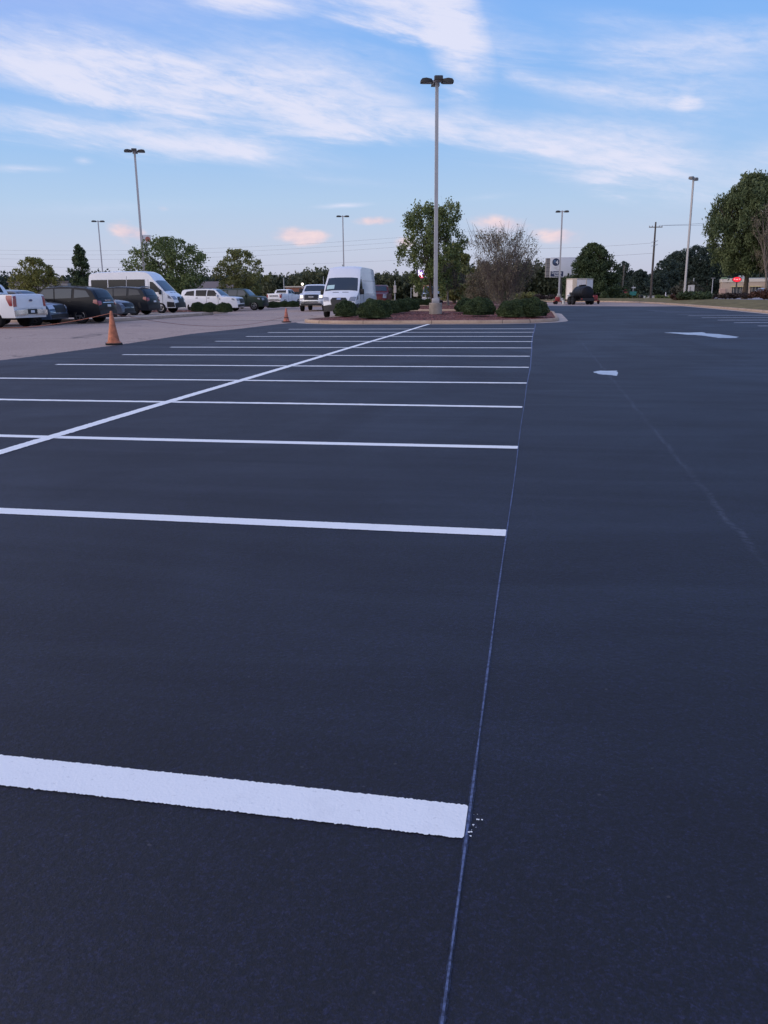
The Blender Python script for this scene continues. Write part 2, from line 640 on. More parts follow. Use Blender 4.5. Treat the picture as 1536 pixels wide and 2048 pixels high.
def oldpave_mat():
    m, nt, b = newmat('worn grey pavement')
    g = N(nt)
    tc = nt.nodes.new('ShaderNodeTexCoord')
    P = tc.outputs['Object']
    X, Y, Z = g.sep(P)[0:3]
    big = g.noise(P, 0.25, 6, 0.62, 0.6)
    sp = g.noise(P, 22, 4, 0.75)
    st = g.noise(P, 1.1, 5, 0.6, 0.8)
    col = g.ramp(big, [(0.3, (0.31, 0.218, 0.178)), (0.7, (0.40, 0.285, 0.228))])
    col = g.mix(g.ss(sp, 0.42, 0.68), col, (0.46, 0.37, 0.33))
    col = g.mix(g.m('MULTIPLY', g.ss(sp, 0.44, 0.30), 0.7), col, (0.075, 0.068, 0.072))
    col = g.mix(g.m('MULTIPLY', g.ss(st, 0.62, 0.78), 0.55), col, (0.09, 0.083, 0.085))
    vo = nt.nodes.new('ShaderNodeTexVoronoi')
    vo.feature = 'DISTANCE_TO_EDGE'
    vo.inputs['Scale'].default_value = 0.22
    wv_ = g.xyz(g.m('ADD', X, g.m('MULTIPLY', st, 2.2)), g.m('ADD', Y, g.m('MULTIPLY', big, 3.0)), 0.0)
    nt.links.new(wv_, vo.inputs['Vector'])
    crk = g.m('MULTIPLY', g.ss(vo.outputs['Distance'], 0.012, 0.003), g.ss(big, 0.40, 0.56))
    col = g.mix(g.m('MULTIPLY', crk, 0.7), col, (0.06, 0.05, 0.05))
    oil = g.ss(g.noise(P, 0.6, 3, 0.5), 0.66, 0.74)
    col = g.mix(g.m('MULTIPLY', oil, 0.4), col, (0.10, 0.085, 0.08))
    nt.links.new(col, b.inputs['Base Color'])
    b.inputs['Roughness'].default_value = 0.9
    b.inputs['Specular IOR Level'].default_value = 0.25
    return m


def dirt_mat():
    m, nt, b = newmat('dry grass and bare earth')
    g = N(nt)
    tc = nt.nodes.new('ShaderNodeTexCoord')
    P = tc.outputs['Object']
    big = g.noise(P, 0.045, 6, 0.62, 0.6)
    sp = g.noise(P, 1.6, 6, 0.7)
    col = g.ramp(big, [(0.34, (0.11, 0.115, 0.05)), (0.5, (0.22, 0.155, 0.082)), (0.66, (0.30, 0.22, 0.125))])
    col = g.mix(g.m('MULTIPLY', g.ss(sp, 0.4, 0.7), 0.5), col, (0.085, 0.080, 0.036))
    nt.links.new(col, b.inputs['Base Color'])
    b.inputs['Roughness'].default_value = 0.95
    b.inputs['Specular IOR Level'].default_value = 0.1
    return m


def mulch_mat():
    m, nt, b = newmat('red lava rock mulch')
    g = N(nt)
    tc = nt.nodes.new('ShaderNodeTexCoord')
    vo = nt.nodes.new('ShaderNodeTexVoronoi')
    vo.inputs['Scale'].default_value = 11
    nt.links.new(tc.outputs['Object'], vo.inputs['Vector'])
    s = g.sep(vo.outputs['Color'])
    big = g.noise(tc.outputs['Object'], 0.9, 4, 0.6)
    col = g.ramp(s[0], [(0.0, (0.14, 0.040, 0.030)), (0.45, (0.28, 0.088, 0.062)), (0.8, (0.36, 0.125, 0.092)), (1.0, (0.46, 0.27, 0.22))])
    col = g.mix(g.m('MULTIPLY', g.ss(big, 0.45, 0.7), 0.4), col, (0.20, 0.088, 0.064))
    col = g.mix(g.ss(vo.outputs['Distance'], 0.38, 0.70), col, (0.03, 0.012, 0.011))
    nt.links.new(col, b.inputs['Base Color'])
    b.inputs['Roughness'].default_value = 0.9
    b.inputs['Specular IOR Level'].default_value = 0.2
    bp = nt.nodes.new('ShaderNodeBump')
    bp.inputs['Strength'].default_value = 1.0
    bp.inputs['Distance'].default_value = 0.05
    bp.invert = True
    nt.links.new(vo.outputs['Distance'], bp.inputs['Height'])
    nt.links.new(bp.outputs[0], b.inputs['Normal'])
    return m


def paint_mat(name, col, wear=0.1):
    m, nt, b = newmat(name)
    g = N(nt)
    tc = nt.nodes.new('ShaderNodeTexCoord')
    P = tc.outputs['Object']
    n1 = g.noise(P, 60, 4, 0.65)
    n2 = g.noise(P, 7, 5, 0.65)
    c = g.mix(g.m('MULTIPLY', g.ss(n1, 0.40, 0.25), 0.6), col, tuple(x * 0.6 for x in col))
    c = g.mix(g.m('MULTIPLY', g.ss(n2, 0.48, 0.75), wear), c, tuple(x * 0.62 for x in col))
    nt.links.new(c, b.inputs['Base Color'])
    b.inputs['Roughness'].default_value = 0.7
    bp = nt.nodes.new('ShaderNodeBump')
    bp.inputs['Strength'].default_value = 0.35
    bp.inputs['Distance'].default_value = 0.004
    nt.links.new(g.noise(P, 95, 3, 0.6), bp.inputs['Height'])
    nt.links.new(bp.outputs[0], b.inputs['Normal'])
    return m


def streak_mat(name, col, under, lo, hi, scale):
    """broken, thin coat of colour over the pavement colour"""
    m, nt, b = newmat(name)
    g = N(nt)
    tc = nt.nodes.new('ShaderNodeTexCoord')
    P = tc.outputs['Object']
    n1 = g.noise(P, scale, 6, 0.72)
    c = g.mix(g.ss(n1, lo, hi), under, col)
    nt.links.new(c, b.inputs['Base Color'])
    b.inputs['Roughness'].default_value = 0.8
    return m


ASPH = asphalt_mat()
OLDP = oldpave_mat()
DIRT = dirt_mat()
MULCH = mulch_mat()
CONC = mat('kerb concrete', (0.45, 0.32, 0.235), 0.9, noise=0.22, scale=1.6, bump=0.3, bscale=30, spec=0.2)
def kerb_mat():
    m, nt, b = newmat('kerb concrete with joints')
    g = N(nt)
    tc = nt.nodes.new('ShaderNodeTexCoord')
    P = tc.outputs['Object']
    X, Y, Z = g.sep(P)[0:3]
    n1 = g.noise(P, 1.4, 6, 0.65)
    n2 = g.noise(P, 14, 4, 0.7)
    col = g.ramp(n1, [(0.3, (0.33, 0.235, 0.175)), (0.55, (0.45, 0.325, 0.24)), (0.75, (0.52, 0.395, 0.31))])
    col = g.mix(g.m('MULTIPLY', g.ss(n2, 0.52, 0.72), 0.45), col, (0.20, 0.145, 0.115))
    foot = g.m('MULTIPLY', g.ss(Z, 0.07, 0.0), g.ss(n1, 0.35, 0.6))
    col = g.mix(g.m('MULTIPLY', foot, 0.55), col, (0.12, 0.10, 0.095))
    fx = g.m('ABSOLUTE', g.m('SUBTRACT', g.m('FRACT', g.m('DIVIDE', X, 3.05)), 0.5))
    fy = g.m('ABSOLUTE', g.m('SUBTRACT', g.m('FRACT', g.m('DIVIDE', Y, 3.05)), 0.5))
    j = g.m('MAXIMUM', g.ss(fx, 0.006, 0.003), g.ss(fy, 0.006, 0.003))
    col = g.mix(g.m('MULTIPLY', j, 0.8), col, (0.05, 0.04, 0.038))
    nt.links.new(col, b.inputs['Base Color'])
    b.inputs['Roughness'].default_value = 0.9
    b.inputs['Specular IOR Level'].default_value = 0.2
    return m


CONC = kerb_mat()
CONCL = mat('pale concrete', (0.46, 0.375, 0.315), 0.9, noise=0.2, scale=1.2, spec=0.2)


# ------------------------------------------------------------------ ground sheets
def sheet(name, poly, z, m, kind='structure'):
    b = MB()
    b.add([(x, y, z) for x, y in poly], [tuple(range(len(poly)))])
    o = b.build(name, m)
    if o.data.polygons[0].normal.z < 0:
        o.data.flip_normals()
    return tag(o, kind=kind)


sheet('ground', [(1600 * math.cos(2 * PI * k / 48), 1600 * math.sin(2 * PI * k / 48)) for k in range(48)], -0.016, DIRT)
sheet('pavement', [(-150, -40), (12.9, -40), (12.9, 66), (12.4, 78), (11.6, 92), (9.6, 102), (6.6, 107.5), (0, 108.5), (-8, 113), (-60, 116), (-150, 116)], -0.008, OLDP)
seal = [(-11.45, -12), (12.75, -12), (12.75, 66), (12.2, 76.2), (8.9, 76.3), (4.6, 79.5), (0.8, 82.5), (0.8, 60), (0.9, 41.6),
        (0.0, 38.0), (-4.4, 36.9), (-8.0, 37.5), (-10.6, 39.6), (-11.4, 40.2), (-11.6, 38), (-11.7, 33), (-12.0, 28.5), (-11.55, 23), (-11.4, 18)]
# ragged left edge where the sealer was brushed off
rag = []
for i, p in enumerate(seal):
    q = seal[(i + 1) % len(seal)]
    rag.append(p)
    if p[0] < -11 and q[0] < -11:
        n = 160
        for k in range(1, n):
            t = k / n
            rag.append((p[0] + (q[0] - p[0]) * t + random.gauss(0, 0.010) + 0.03 * math.sin(k * 0.9 + i * 2) * math.sin(k * 0.23), p[1] + (q[1] - p[1]) * t))
sheet('sealed_asphalt', rag, 0.0, ASPH)
sheet('road', [(-300, 150), (-60, 128), (12, 122), (60, 118), (200, 108), (400, 96), (400, 112), (200, 124), (60, 133), (10, 138), (-60, 146), (-300, 170)], -0.006,
      mat('highway surface', (0.20, 0.19, 0.20), 0.9, noise=0.15, scale=0.3))
sheet('restaurant_pavement', [(22, 128), (90, 128), (110, 215), (24, 215)], -0.003, mat('pale forecourt', (0.30, 0.26, 0.26), 0.9, noise=0.12, scale=0.2))
sheet('far_field', [(-2, 145), (24, 142), (28, 230), (-12, 230)], -0.009, mat('mown straw field', (0.36, 0.28, 0.155), 0.95, noise=0.25, scale=0.15))

# white stall lines
WHITE = paint_mat('fresh white line paint', (0.86, 0.845, 0.81), 0.16)
OLDW = streak_mat('thin faded line paint', (0.62, 0.63, 0.66), (0.14, 0.15, 0.18), 0.20, 0.48, 3)
GHOST = streak_mat('ghost line under sealer', (0.22, 0.235, 0.28), (0.035, 0.04, 0.06), 0.30, 0.55, 2)


def hline(y0, y1, x0, x1, w, z, step, jit):
    """strip from (x0,y0) to (x1,y1) with a ragged sprayed edge"""
    n = max(2, int((x1 - x0) / step))
    b = MB()
    vs = []
    jl = [random.gauss(0, jit) for _ in range(n + 1)]
    ju = [random.gauss(0, jit) for _ in range(n + 1)]
    for i in range(n + 1):
        t = i / n
        x = x0 + (x1 - x0) * t
        y = y0 + (y1 - y0) * t
        wob = 0.012 * math.sin(x * 0.9 + y0) if w < 0.2 else 0
        e = 0.0
        if i in (0, n):
            e = 0.008
        vs.append((x, y - w / 2 + jl[i] + wob + e, z))
        vs.append((x, y + w / 2 + ju[i] + wob - e, z))
    b.add(vs, [(2 * i, 2 * i + 2, 2 * i + 3, 2 * i + 1) for i in range(n)])
    return b


ORD = ['nearest', 'second', 'third', 'fourth', 'fifth', 'sixth', 'seventh', 'eighth', 'ninth', 'tenth', 'eleventh', 'farthest']
XC = -0.139
leftx = [-9.6] * 5 + [at(x_, y_).x for x_, y_ in ((145, 724), (268, 706), (367, 690.5), (441, 681), (502, 671.5), (553, 662.5), (597, 655.5))]
for i in range(12):
    y = 1.948 + 2.743 * i
    near = i < 3
    b = hline(y + (0.17 if i == 0 else 0.06 if i == 1 else 0.02), y - (0.036 if i == 0 else 0.004), leftx[i], XC + (0.0 if i % 3 or i == 0 else -0.012), 0.145 if i == 0 else 0.135 + max(0, i - 3) * 0.011, 0.003, 0.004 if near else 0.06, 0.0015 if near else 0.004)
    o = b.build('stall_line', WHITE)
    lab = {0: 'wide white stall line crossing the foreground, nearest to the camera', 11: 'farthest white stall line, just in front of the island kerb'}.get(
        i, f'{ORD[i]} white stall line from the camera, left of the blue chalk line')
    tag(o, lab, 'parking line', 'fresh white stall lines on the sealed asphalt')
# long centre line
b = MB()
n = 1500
vs = []
for i in range(n + 1):
    y = -2 + (37.0 + 2) * i / n
    x = -4.65 + 0.012 * math.sin(y * 0.5)
    vs += [(x - 0.07 + random.gauss(0, 0.003), y, 0.005), (x + 0.07 + random.gauss(0, 0.003), y, 0.005)]
b.add(vs, [(2 * i, 2 * i + 1, 2 * i + 3, 2 * i + 2) for i in range(n)])
tag(b.build('stall_line', WHITE), 'long white line running lengthwise through the stall lines to the island', 'parking line', 'fresh white stall lines on the sealed asphalt')
# snapped chalk guide line
CHALK = streak_mat('blue chalk', (0.115, 0.150, 0.270), (0.030, 0.038, 0.075), 0.34, 0.64, 42)
DUST = streak_mat('blue chalk dust', (0.028, 0.038, 0.080), (0.0085, 0.011, 0.024), 0.40, 0.62, 55)
ch = thing('chalk_line', 'thin blue chalk guide line snapped along the ends of the white stall lines', 'chalk line', (0, 0, 0))
for nm, mm, w0, zz in (('dust', DUST, 0.0062, 0.0013), ('line', CHALK, 0.0029, 0.0022)):
    b = MB()
    n = 900
    vs = []
    for i in range(n + 1):
        y = 0.6 + (37.2 - 0.6) * (i / n) ** 1.7
        x = XC + 0.004 + 0.003 * math.sin(y * 1.3) + (0.0 if y < 12 else 0.02 * math.sin((y - 12) * .35))
        w = w0 * (1 + 0.25 * math.sin(y * 7.1) + random.gauss(0, 0.12)) + (0.0 if y < 10 else min(0.014, (y - 10) * 0.001))
        vs += [(x - w, y, zz), (x + w, y, zz)]
    b.add(vs, [(2 * i, 2 * i + 1, 2 * i + 3, 2 * i + 2) for i in range(n)])
    b.build(nm, mm, ch)
# right bay: fading old lines
ry = [34.25, 37.7, 40.9, 44.6, 48.1, 50.9, 54.2, 58.0, 61.6]
rx = [8.13, 8.0, 7.97, 7.94, 7.86, 7.7, 7.55, 7.4, 7.3]
RORD = ['nearest', 'second nearest', 'third nearest', 'fourth nearest', 'fifth nearest', 'fourth farthest', 'third farthest', 'second farthest', 'farthest']
for i, (y, x) in enumerate(zip(ry, rx)):
    b = hline(y, y - 0.05, x, 12.3, 0.24 if i < 5 else 0.28, 0.004, 0.08, 0.012)
    o = b.build('faded_stall_line', OLDW if i < 5 else GHOST)
    tag(o, f'{RORD[i]} {"pale" if i < 5 else "ghostly sealed over"} stall line of the bay by the right verge', 'parking line', 'pale stall lines of the right bay')


# puddles, mirrored sky painted into their colour
def blob(pts, z, name, m, label, cat, jit=0.03, sub=5):
    out = []
    n = len(pts)
    for i in range(n):
        a, c = pts[i], pts[(i + 1) % n]
        for k in range(sub):
            t = k / sub
            j = jit if k else 0
            out.append((a[0] + (c[0] - a[0]) * t + random.gauss(0, j), a[1] + (c[1] - a[1]) * t + random.gauss(0, j)))
    b = MB()
    b.add([(x, y, z) for x, y in out], [tuple(range(len(out)))])
    o = b.build(name, m)
    if o.data.polygons[0].normal.z < 0:
        o.data.flip_normals()
    return tag(o, label, cat)


def pxs(l):
    return [tuple(at(x, y)[:2]) for x, y in l]


WATER = mat('standing water', (0.16, 0.18, 0.20), 0.04, spec=1.0)
PUDDLESKY = mat('puddle with painted sky reflection', (0.42, 0.46, 0.52), 0.35, spec=0.5, noise=0.3, scale=3)  # pale base colour stands in for the sky mirrored in the water
blob(pxs([(1328, 665.5), (1350, 665), (1378, 665.5), (1404, 664.6), (1412, 667), (1440, 668.5), (1478, 674), (1472, 676), (1436, 676), (1412, 672), (1390, 670), (1376, 669.5), (1350, 667)]),
     0.003, 'puddle', PUDDLESKY, 'long thin pale puddle on the dark asphalt before the right bay', 'puddle', 0.02)
blob(pxs([(1186, 744), (1200, 741.5), (1214, 742), (1233, 741.5), (1236, 746), (1234, 752), (1222, 750.5), (1206, 749.5), (1196, 748)]),
     0.003, 'puddle', PUDDLESKY, 'small pale puddle beside the old paving joint', 'puddle', 0.012)
# spatter of paint by the end of the nearest line
b = MB()
c = at(948, 1652)
for k in range(15):
    r = random.choice((0.0008, 0.0012, 0.0018, 0.0032))
    x, y = c.x + random.gauss(0, 0.011), c.y + random.gauss(0, 0.028)
    nn = 6
    b.add([(x + r * math.cos(a * PI / 3) * random.uniform(.6, 1.3), y + r * math.sin(a * PI / 3) * random.uniform(.6, 1.3), 0.003) for a in range(nn)], [tuple(range(nn))])
tag(b.build('paint_spatter', WHITE), 'tiny white paint drops beside the end of the nearest stall line', 'paint drops', kind='stuff')


# ------------------------------------------------------------------ kerbs and islands
def kerb(name, outline, w=0.16, h=0.15, m=CONC, closed=True, z0=-0.012):
    """sweep of a rounded kerb section; outline = outer face"""
    sec = [(0.0, z0), (0.012, h - 0.03), (0.035, h), (w, h), (w, z0)]
    b = MB()
    rings = []
    for d, z in sec:
        o = offset(outline, d) if closed else None
        rings.append([(x, y, z) for x, y in o])
    n = len(outline)
    vs = [p for r in rings for p in r]
    fs = []
    for i in range(len(sec) - 1):
        for k in range(n):
            k2 = (k + 1) % n
            fs.append((i * n + k, i * n + k2, (i + 1) * n + k2, (i + 1) * n + k))
    b.add(vs, fs)
    # expansion joints: narrow dark grooves are left to the material
    return tag(b.build(name, m, smooth=40), kind='structure')


def densify(poly, step):
    out = []
    n = len(poly)
    for i in range(n):
        a, c = Vector(poly[i]), Vector(poly[(i + 1) % n])
        k = max(1, int((c - a).length / step))
        for j in range(k):
            out.append(tuple(a + (c - a) * (j / k)))
    return out


def strip(name, outline, d0, d1, z, m, ys=None):
    a, c = offset(outline, d0), offset(outline, d1)
    n = len(outline)
    b = MB()
    b.add([(x, y, z) for x, y in a] + [(x, y, z) for x, y in c], [(i, (i + 1) % n, n + (i + 1) % n, n + i) for i in range(n)])
    return tag(b.build(name, m), kind='structure')


def mulch_bed(name, outline, hmax, seed):
    rnd = random.Random(seed)
    inner = offset(outline, 0.15)
    cx = sum(p[0] for p in inner) / len(inner)
    cy = sum(p[1] for p in inner) / len(inner)
    b = MB()
    rings = 16
    vs, fs = [], []
    n = len(inner)
    for r in range(rings):
        s = 1 - r / rings
        for x, y in inner:
            d = (1 - s)
            z = 0.125 + hmax * min(1, d * 3.2) ** 0.8 + (rnd.gauss(0, 0.012) if r else 0)
            vs.append((cx + (x - cx) * s + (rnd.gauss(0, .03) if r else 0), cy + (y - cy) * s + (rnd.gauss(0, .03) if r else 0), z))
    vs.append((cx, cy, 0.125 + hmax))
    for r in range(rings - 1):
        for i in range(n):
            i2 = (i + 1) % n
            fs.append((r * n + i, r * n + i2, (r + 1) * n + i2, (r + 1) * n + i))
    for i in range(n):
        fs.append(((rings - 1) * n + i, (rings - 1) * n + (i + 1) % n, len(vs) - 1))
    b.add(vs, fs)
    return tag(b.build(name, MULCH, smooth=60), kind='structure')


isl = densify([(x, y) for x, y in rrect(-11.15, 0.95, 37.25, 57.0, 3.6) if not (x < -9 and y > 43)][:7] + [(-9.2, 57.0), (-9.7, 56.4), (-9.75, 47.0), (-10.0, 45.0), (-10.7, 43.6)] + [(x, y) for x, y in rrect(-11.15, 0.95, 37.25, 57.0, 3.6)][14:], 0.5)
kerb('kerb', isl)
mulch_bed('mulch_bed', isl, 0.03, 1)
strip('gutter', isl, -0.42, -0.002, 0.002, CONCL)
isl2 = densify(rrect(-11.0, 0.4, 62.3, 78.0, 2.2), 0.6)
kerb('kerb', isl2)
mulch_bed('mulch_bed', isl2, 0.10, 2)
isl3 = densify(rrect(-14.0, -2.0, 82.6, 106.0, 2.2), 0.8)
kerb('kerb', isl3)
mulch_bed('mulch_bed', isl3, 0.12, 3)
isl4 = densify(rrect(-31.5, -22.2, 58.0, 60.6, 1.2), 0.6)
kerb('kerb', isl4)
mulch_bed('mulch_bed', isl4, 0.08, 4)
isl5 = densify(rrect(-30, -15, 86, 89, 1.2), 0.6)
kerb('kerb', isl5)
mulch_bed('mulch_bed', isl5, 0.08, 5)
# raised concrete pad for the left row
pad = densify(rrect(-60, -21.6, 41.2, 56.6, 1.6), 0.8)
kerb('kerb', pad, w=0.3, h=0.16, m=CONC)
b = MB()
pi_ = offset(pad, 0.29)
b.add([(x, y, 0.155) for x, y in pi_], [tuple(range(len(pi_)))])
tag(b.build('concrete_pad', CONCL), kind='structure')
# shallow concrete gutter from the pad to the island
a, c = at(322, 637.5), at(640, 641.5)
d = (c - a).normalized()
nrm = Vector((-d.y, d.x, 0))
b = MB()
for s0, s1, z in ((-0.22, 0.22, 0.0),):
    b.add([(a + nrm * s0)[:2] + (z,), (c + nrm * s0)[:2] + (z,), (c + nrm * s1)[:2] + (z,), (a + nrm * s1)[:2] + (z,)], [(0, 1, 2, 3)])
tag(b.build('gutter', CONCL), kind='structure')
b = MB()
b.add([(a + nrm * -0.36)[:2] + (-0.003,), (c + nrm * -0.36)[:2] + (-0.003,), (c + nrm * -0.225)[:2] + (-0.003,), (a + nrm * -0.225)[:2] + (-0.003,)], [(0, 1, 2, 3)])
tag(b.build('gutter', mat('tar joint', (0.03, 0.028, 0.03), 0.9)), kind='structure')
# right verge: kerb line and raised grass bank
vk = [(12.85, 20), (12.85, 52), (12.75, 64.5), (12.3, 78), (11.6, 90), (10.4, 99), (8.2, 106), (4.5, 109.5), (-1, 111.5), (-7, 114.5), (-20, 117), (-60, 118)]
vk2 = []
for i in range(len(vk) - 1):
    for k in range(6):
        t = k / 6
        vk2.append((vk[i][0] + (vk[i + 1][0] - vk[i][0]) * t, vk[i][1] + (vk[i + 1][1] - vk[i][1]) * t))
vk2.append(vk[-1])


def open_sweep(name, line, sec, m, smooth=40):
    b = MB()
    n = len(line)
    vs = []
    for i, (x, y) in enumerate(line):
        a = Vector(line[max(0, i - 1)])
        c = Vector(line[min(n - 1, i + 1)])
        t = (c - a).normalized()
        nr = Vector((t.y, -t.x))
        for dd, z in sec:
            vs.append((x + nr.x * dd, y + nr.y * dd, z))
    k = len(sec)
    fs = [(i * k + j, i * k + j + 1, (i + 1) * k + j + 1, (i + 1) * k + j) for i in range(n - 1) for j in range(k - 1)]
    b.add(vs, fs)
    return tag(b.build(name, m, smooth=smooth), kind='structure')


open_sweep('kerb', vk2, [(0, -0.012), (0.01, 0.12), (0.035, 0.15), (0.2, 0.15), (0.2, -0.01)], CONC)
open_sweep('gutter', vk2, [(-0.45, 0.003), (-0.003, 0.003)], CONCL)
GRASSB = mat('verge turf', (0.185, 0.145, 0.066), 0.95, noise=0.45, scale=1.3, spec=0.1, bump=0.6, bscale=14)
open_sweep('verge', vk2[:46], [(0.2, 0.13), (1.2, 0.24), (3, 0.36), (6, 0.40), (10.5, 0.30), (14, -0.02)], GRASSB)
open_sweep('verge', vk2[45:], [(0.2, 0.13), (1.2, 0.20), (3, 0.28), (6, 0.25), (9, -0.02)], GRASSB)


# ------------------------------------------------------------------ foliage
def leaves_mesh(name, P, S, m, elong=1.7, rng=None, up=0.0, droop=0.0):
    """many small leaf-shaped faces at points P (N,3) with sizes S"""
    n = len(P)
    a = rng.normal(size=(n, 3))
    if droop:
        a[:, 2] -= droop
    a /= np.linalg.norm(a, axis=1)[:, None]
    t = rng.normal(size=(n, 3))
    if up:
        t2 = np.cross(np.array([[0, 0, 1.0]]) + t * (1 / max(up, .01)), a)
        t = t2
    b_ = np.cross(a, t)
    b_ /= (np.linalg.norm(b_, axis=1)[:, None] + 1e-9)
    A = a * (S * elong * 0.5)[:, None]
    B = b_ * (S * 0.5)[:, None]
    nrm = np.cross(a, b_) * (S * 0.16)[:, None]
    V = np.empty((n, 4, 3))
    V[:, 0] = P - A
    V[:, 1] = P + B * 1.0 - A * 0.1 + nrm
    V[:, 2] = P + A
    V[:, 3] = P - B * 1.0 - A * 0.1 + nrm
    me = bpy.data.meshes.new(name)
    me.vertices.add(n * 4)
    me.vertices.foreach_set('co', V.reshape(-1))
    me.loops.add(n * 4)
    me.loops.foreach_set('vertex_index', np.arange(n * 4, dtype=np.int32))
    me.polygons.add(n)
    me.polygons.foreach_set('loop_start', np.arange(0, n * 4, 4, dtype=np.int32))
    me.update(calc_edges=True)
    me.materials.append(m)
    return me


def env(shape, t):
    if shape == 'round':
        return math.sqrt(max(0, 1 - (2 * t - 1) ** 2))
    if shape == 'dome':
        return math.sqrt(max(0, 1 - t ** 2)) * (0.75 + 0.25 * min(1, t * 4))
    if shape == 'cone':
        return (1 - t) ** 0.75 * (0.6 + 0.4 * min(1, t * 5)) + 0.05
    if shape == 'mound':
        return (1 - t) ** 0.62 * 0.98 + 0.04
    if shape == 'pear':
        return (math.sin(PI * min(1, t * 0.93 + 0.05)) ** 0.6) * (1.05 - 0.35 * t)
    if shape == 'fork':
        return 0.30 + 0.75 * math.sin(PI * min(1, 0.15 + t * 0.62)) if t < .88 else 0.85
    if shape == 'vase':
        return (0.35 + 0.75 * t) * (1 if t < 0.75 else math.sqrt(max(0, 1 - ((t - .75) / .27) ** 2)) * 0.9 + 0.1)
    return 1


BARK = mat('tree bark', (0.085, 0.068, 0.055), 0.95, noise=0.35, scale=8, spec=0.1, bump=0.5, bscale=25)
BARKG = mat('pale grey bark', (0.17, 0.145, 0.13), 0.95, noise=0.3, scale=8, spec=0.1)


def tree(name, label, loc, H, cw, ch, shape, leafm, nclus=36, nleaf=4200, leaf=0.17, crad=0.26, trunk=0.14, stems=1, seed=1, bark=None,
         group=None, cat='tree', fill=0.55, elong=1.7, droop=0.0, squash=0.8, lean=0.0, limbs=16, spread=0.3, stray=0.06, twigs=0):
    rnd = random.Random(seed)
    rng = np.random.default_rng(seed)
    root = thing(name, label, cat, loc, 0, group)
    zb = H - ch
    R = cw / 2
    cl = []
    for i in range(nclus):
        t = rnd.uniform(0.03, 0.97)
        e = env(shape, t)
        a = i * 2.399963 + rnd.uniform(-.5, .5)
        rr = R * e * (rnd.random() ** fill) * 0.90 * (1 + 0.13 * math.sin(a * 2 + seed) * math.cos(t * 9 + seed) + 0.10 * math.sin(a * 5 + t * 13))
        cr = R * crad * rnd.uniform(0.65, 1.25) * (0.6 + 0.4 * e)
        cl.append((rr * math.cos(a) + lean * t, rr * math.sin(a), zb + ch * t, cr))
    # wood
    tb = MB()
    for s in range(stems):
        ang = rnd.uniform(0, 2 * PI)
        top = Vector((lean * .5 + (math.cos(ang) * R * spread if stems > 1 else 0), (math.sin(ang) * R * spread if stems > 1 else 0), zb + ch * 0.72))
        ln = 6
        pts = []
        for k in range(ln + 1):
            t = k / ln
            w = trunk * 0.8
            pts.append(Vector((top.x * t ** 1.3 + rnd.uniform(-w, w) * (t > 0) * 0.6, top.y * t ** 1.3 + rnd.uniform(-w, w) * (t > 0) * 0.6, -0.05 + (top.z + 0.05) * t)))
        r0 = trunk / math.sqrt(stems)
        tb.tube(pts, [r0 * (1.35 if k == 0 else 1 - 0.8 * k / ln) for k in range(ln + 1)], 7)
        for c_ in rnd.sample(cl, min(len(cl), max(3, limbs // stems))):
            tt = rnd.uniform(0.30, 0.85)
            k = min(ln - 1, int(tt * ln))
            p0 = pts[k].lerp(pts[k + 1], tt * ln - k)
            e = Vector(c_[:3])
            if e.z < p0.z - 0.3 and stems == 1:
                p0 = pts[2].lerp(pts[3], rnd.random())
            mid = p0.lerp(e, 0.5) + Vector((rnd.uniform(-.1, .1) * R, rnd.uniform(-.1, .1) * R, 0.1 * R))
            rl = r0 * 0.42 * (1 - 0.5 * tt)
            tb.tube([p0, mid, e], [rl, rl * 0.6, rl * 0.18], 5)
            for _ in range(2):
                q = e + Vector((rnd.gauss(0, 1), rnd.gauss(0, 1), rnd.gauss(0.3, .8))) * c_[3] * 0.8
                tb.tube([mid.lerp(e, .5), q], [rl * 0.35, rl * 0.08], 4)
    for _ in range(twigs):
        c_ = rnd.choice(cl)
        p0 = Vector((c_[0] * .8, c_[1] * .8, c_[2] - c_[3] * 1.3))
        o_ = Vector((c_[0] / R + rnd.gauss(0, .35), c_[1] / R + rnd.gauss(0, .35), 1.15 + rnd.random() * .5)).normalized() * rnd.uniform(.35, .95) * R * .5
        q0 = p0 + Vector((rnd.gauss(0, 1), rnd.gauss(0, 1), rnd.gauss(0, .6))) * c_[3]
        tb.tube([q0, q0 + o_ * .55 + Vector((rnd.gauss(0, .04), rnd.gauss(0, .04), 0)), q0 + o_], [0.012, 0.009, 0.004], 3)
    tb.build('trunk', bark or BARK, root, smooth=60)
    w = np.array([c_[3] ** 2 for c_ in cl])
    w /= w.sum()
    idx = rng.choice(len(cl), size=nleaf, p=w)
    C = np.array([c_[:3] for c_ in cl])[idx]
    CR = np.array([c_[3] for c_ in cl])[idx]
    d = rng.normal(size=(nleaf, 3))
    d /= np.linalg.norm(d, axis=1)[:, None]
    rad = rng.random(nleaf) ** 0.45 * (1 + (rng.random(nleaf) < stray) * rng.random(nleaf) * 0.7)
    P = C + d * (CR * rad)[:, None] * np.array([1, 1, squash])
    nf = int(nleaf * 0.18)
    tt = rng.random(nf)
    ee = np.array([env(shape, t_) for t_ in tt])
    aa = rng.random(nf) * 2 * PI
    rr_ = R * ee * np.sqrt(rng.random(nf)) * 0.80 * (1 + 0.10 * np.sin(aa * 3 + seed) + 0.08 * np.sin(tt * 17 + aa * 2))
    P[:nf, 0] = rr_ * np.cos(aa) + lean * tt
    P[:nf, 1] = rr_ * np.sin(aa)
    P[:nf, 2] = zb + ch * tt
    if shape in ('vase', 'fork'):
        P[:nf] = (C + d * (CR * rad)[:, None])[:nf]
    P[:, 2] = np.maximum(P[:, 2], 0.15)
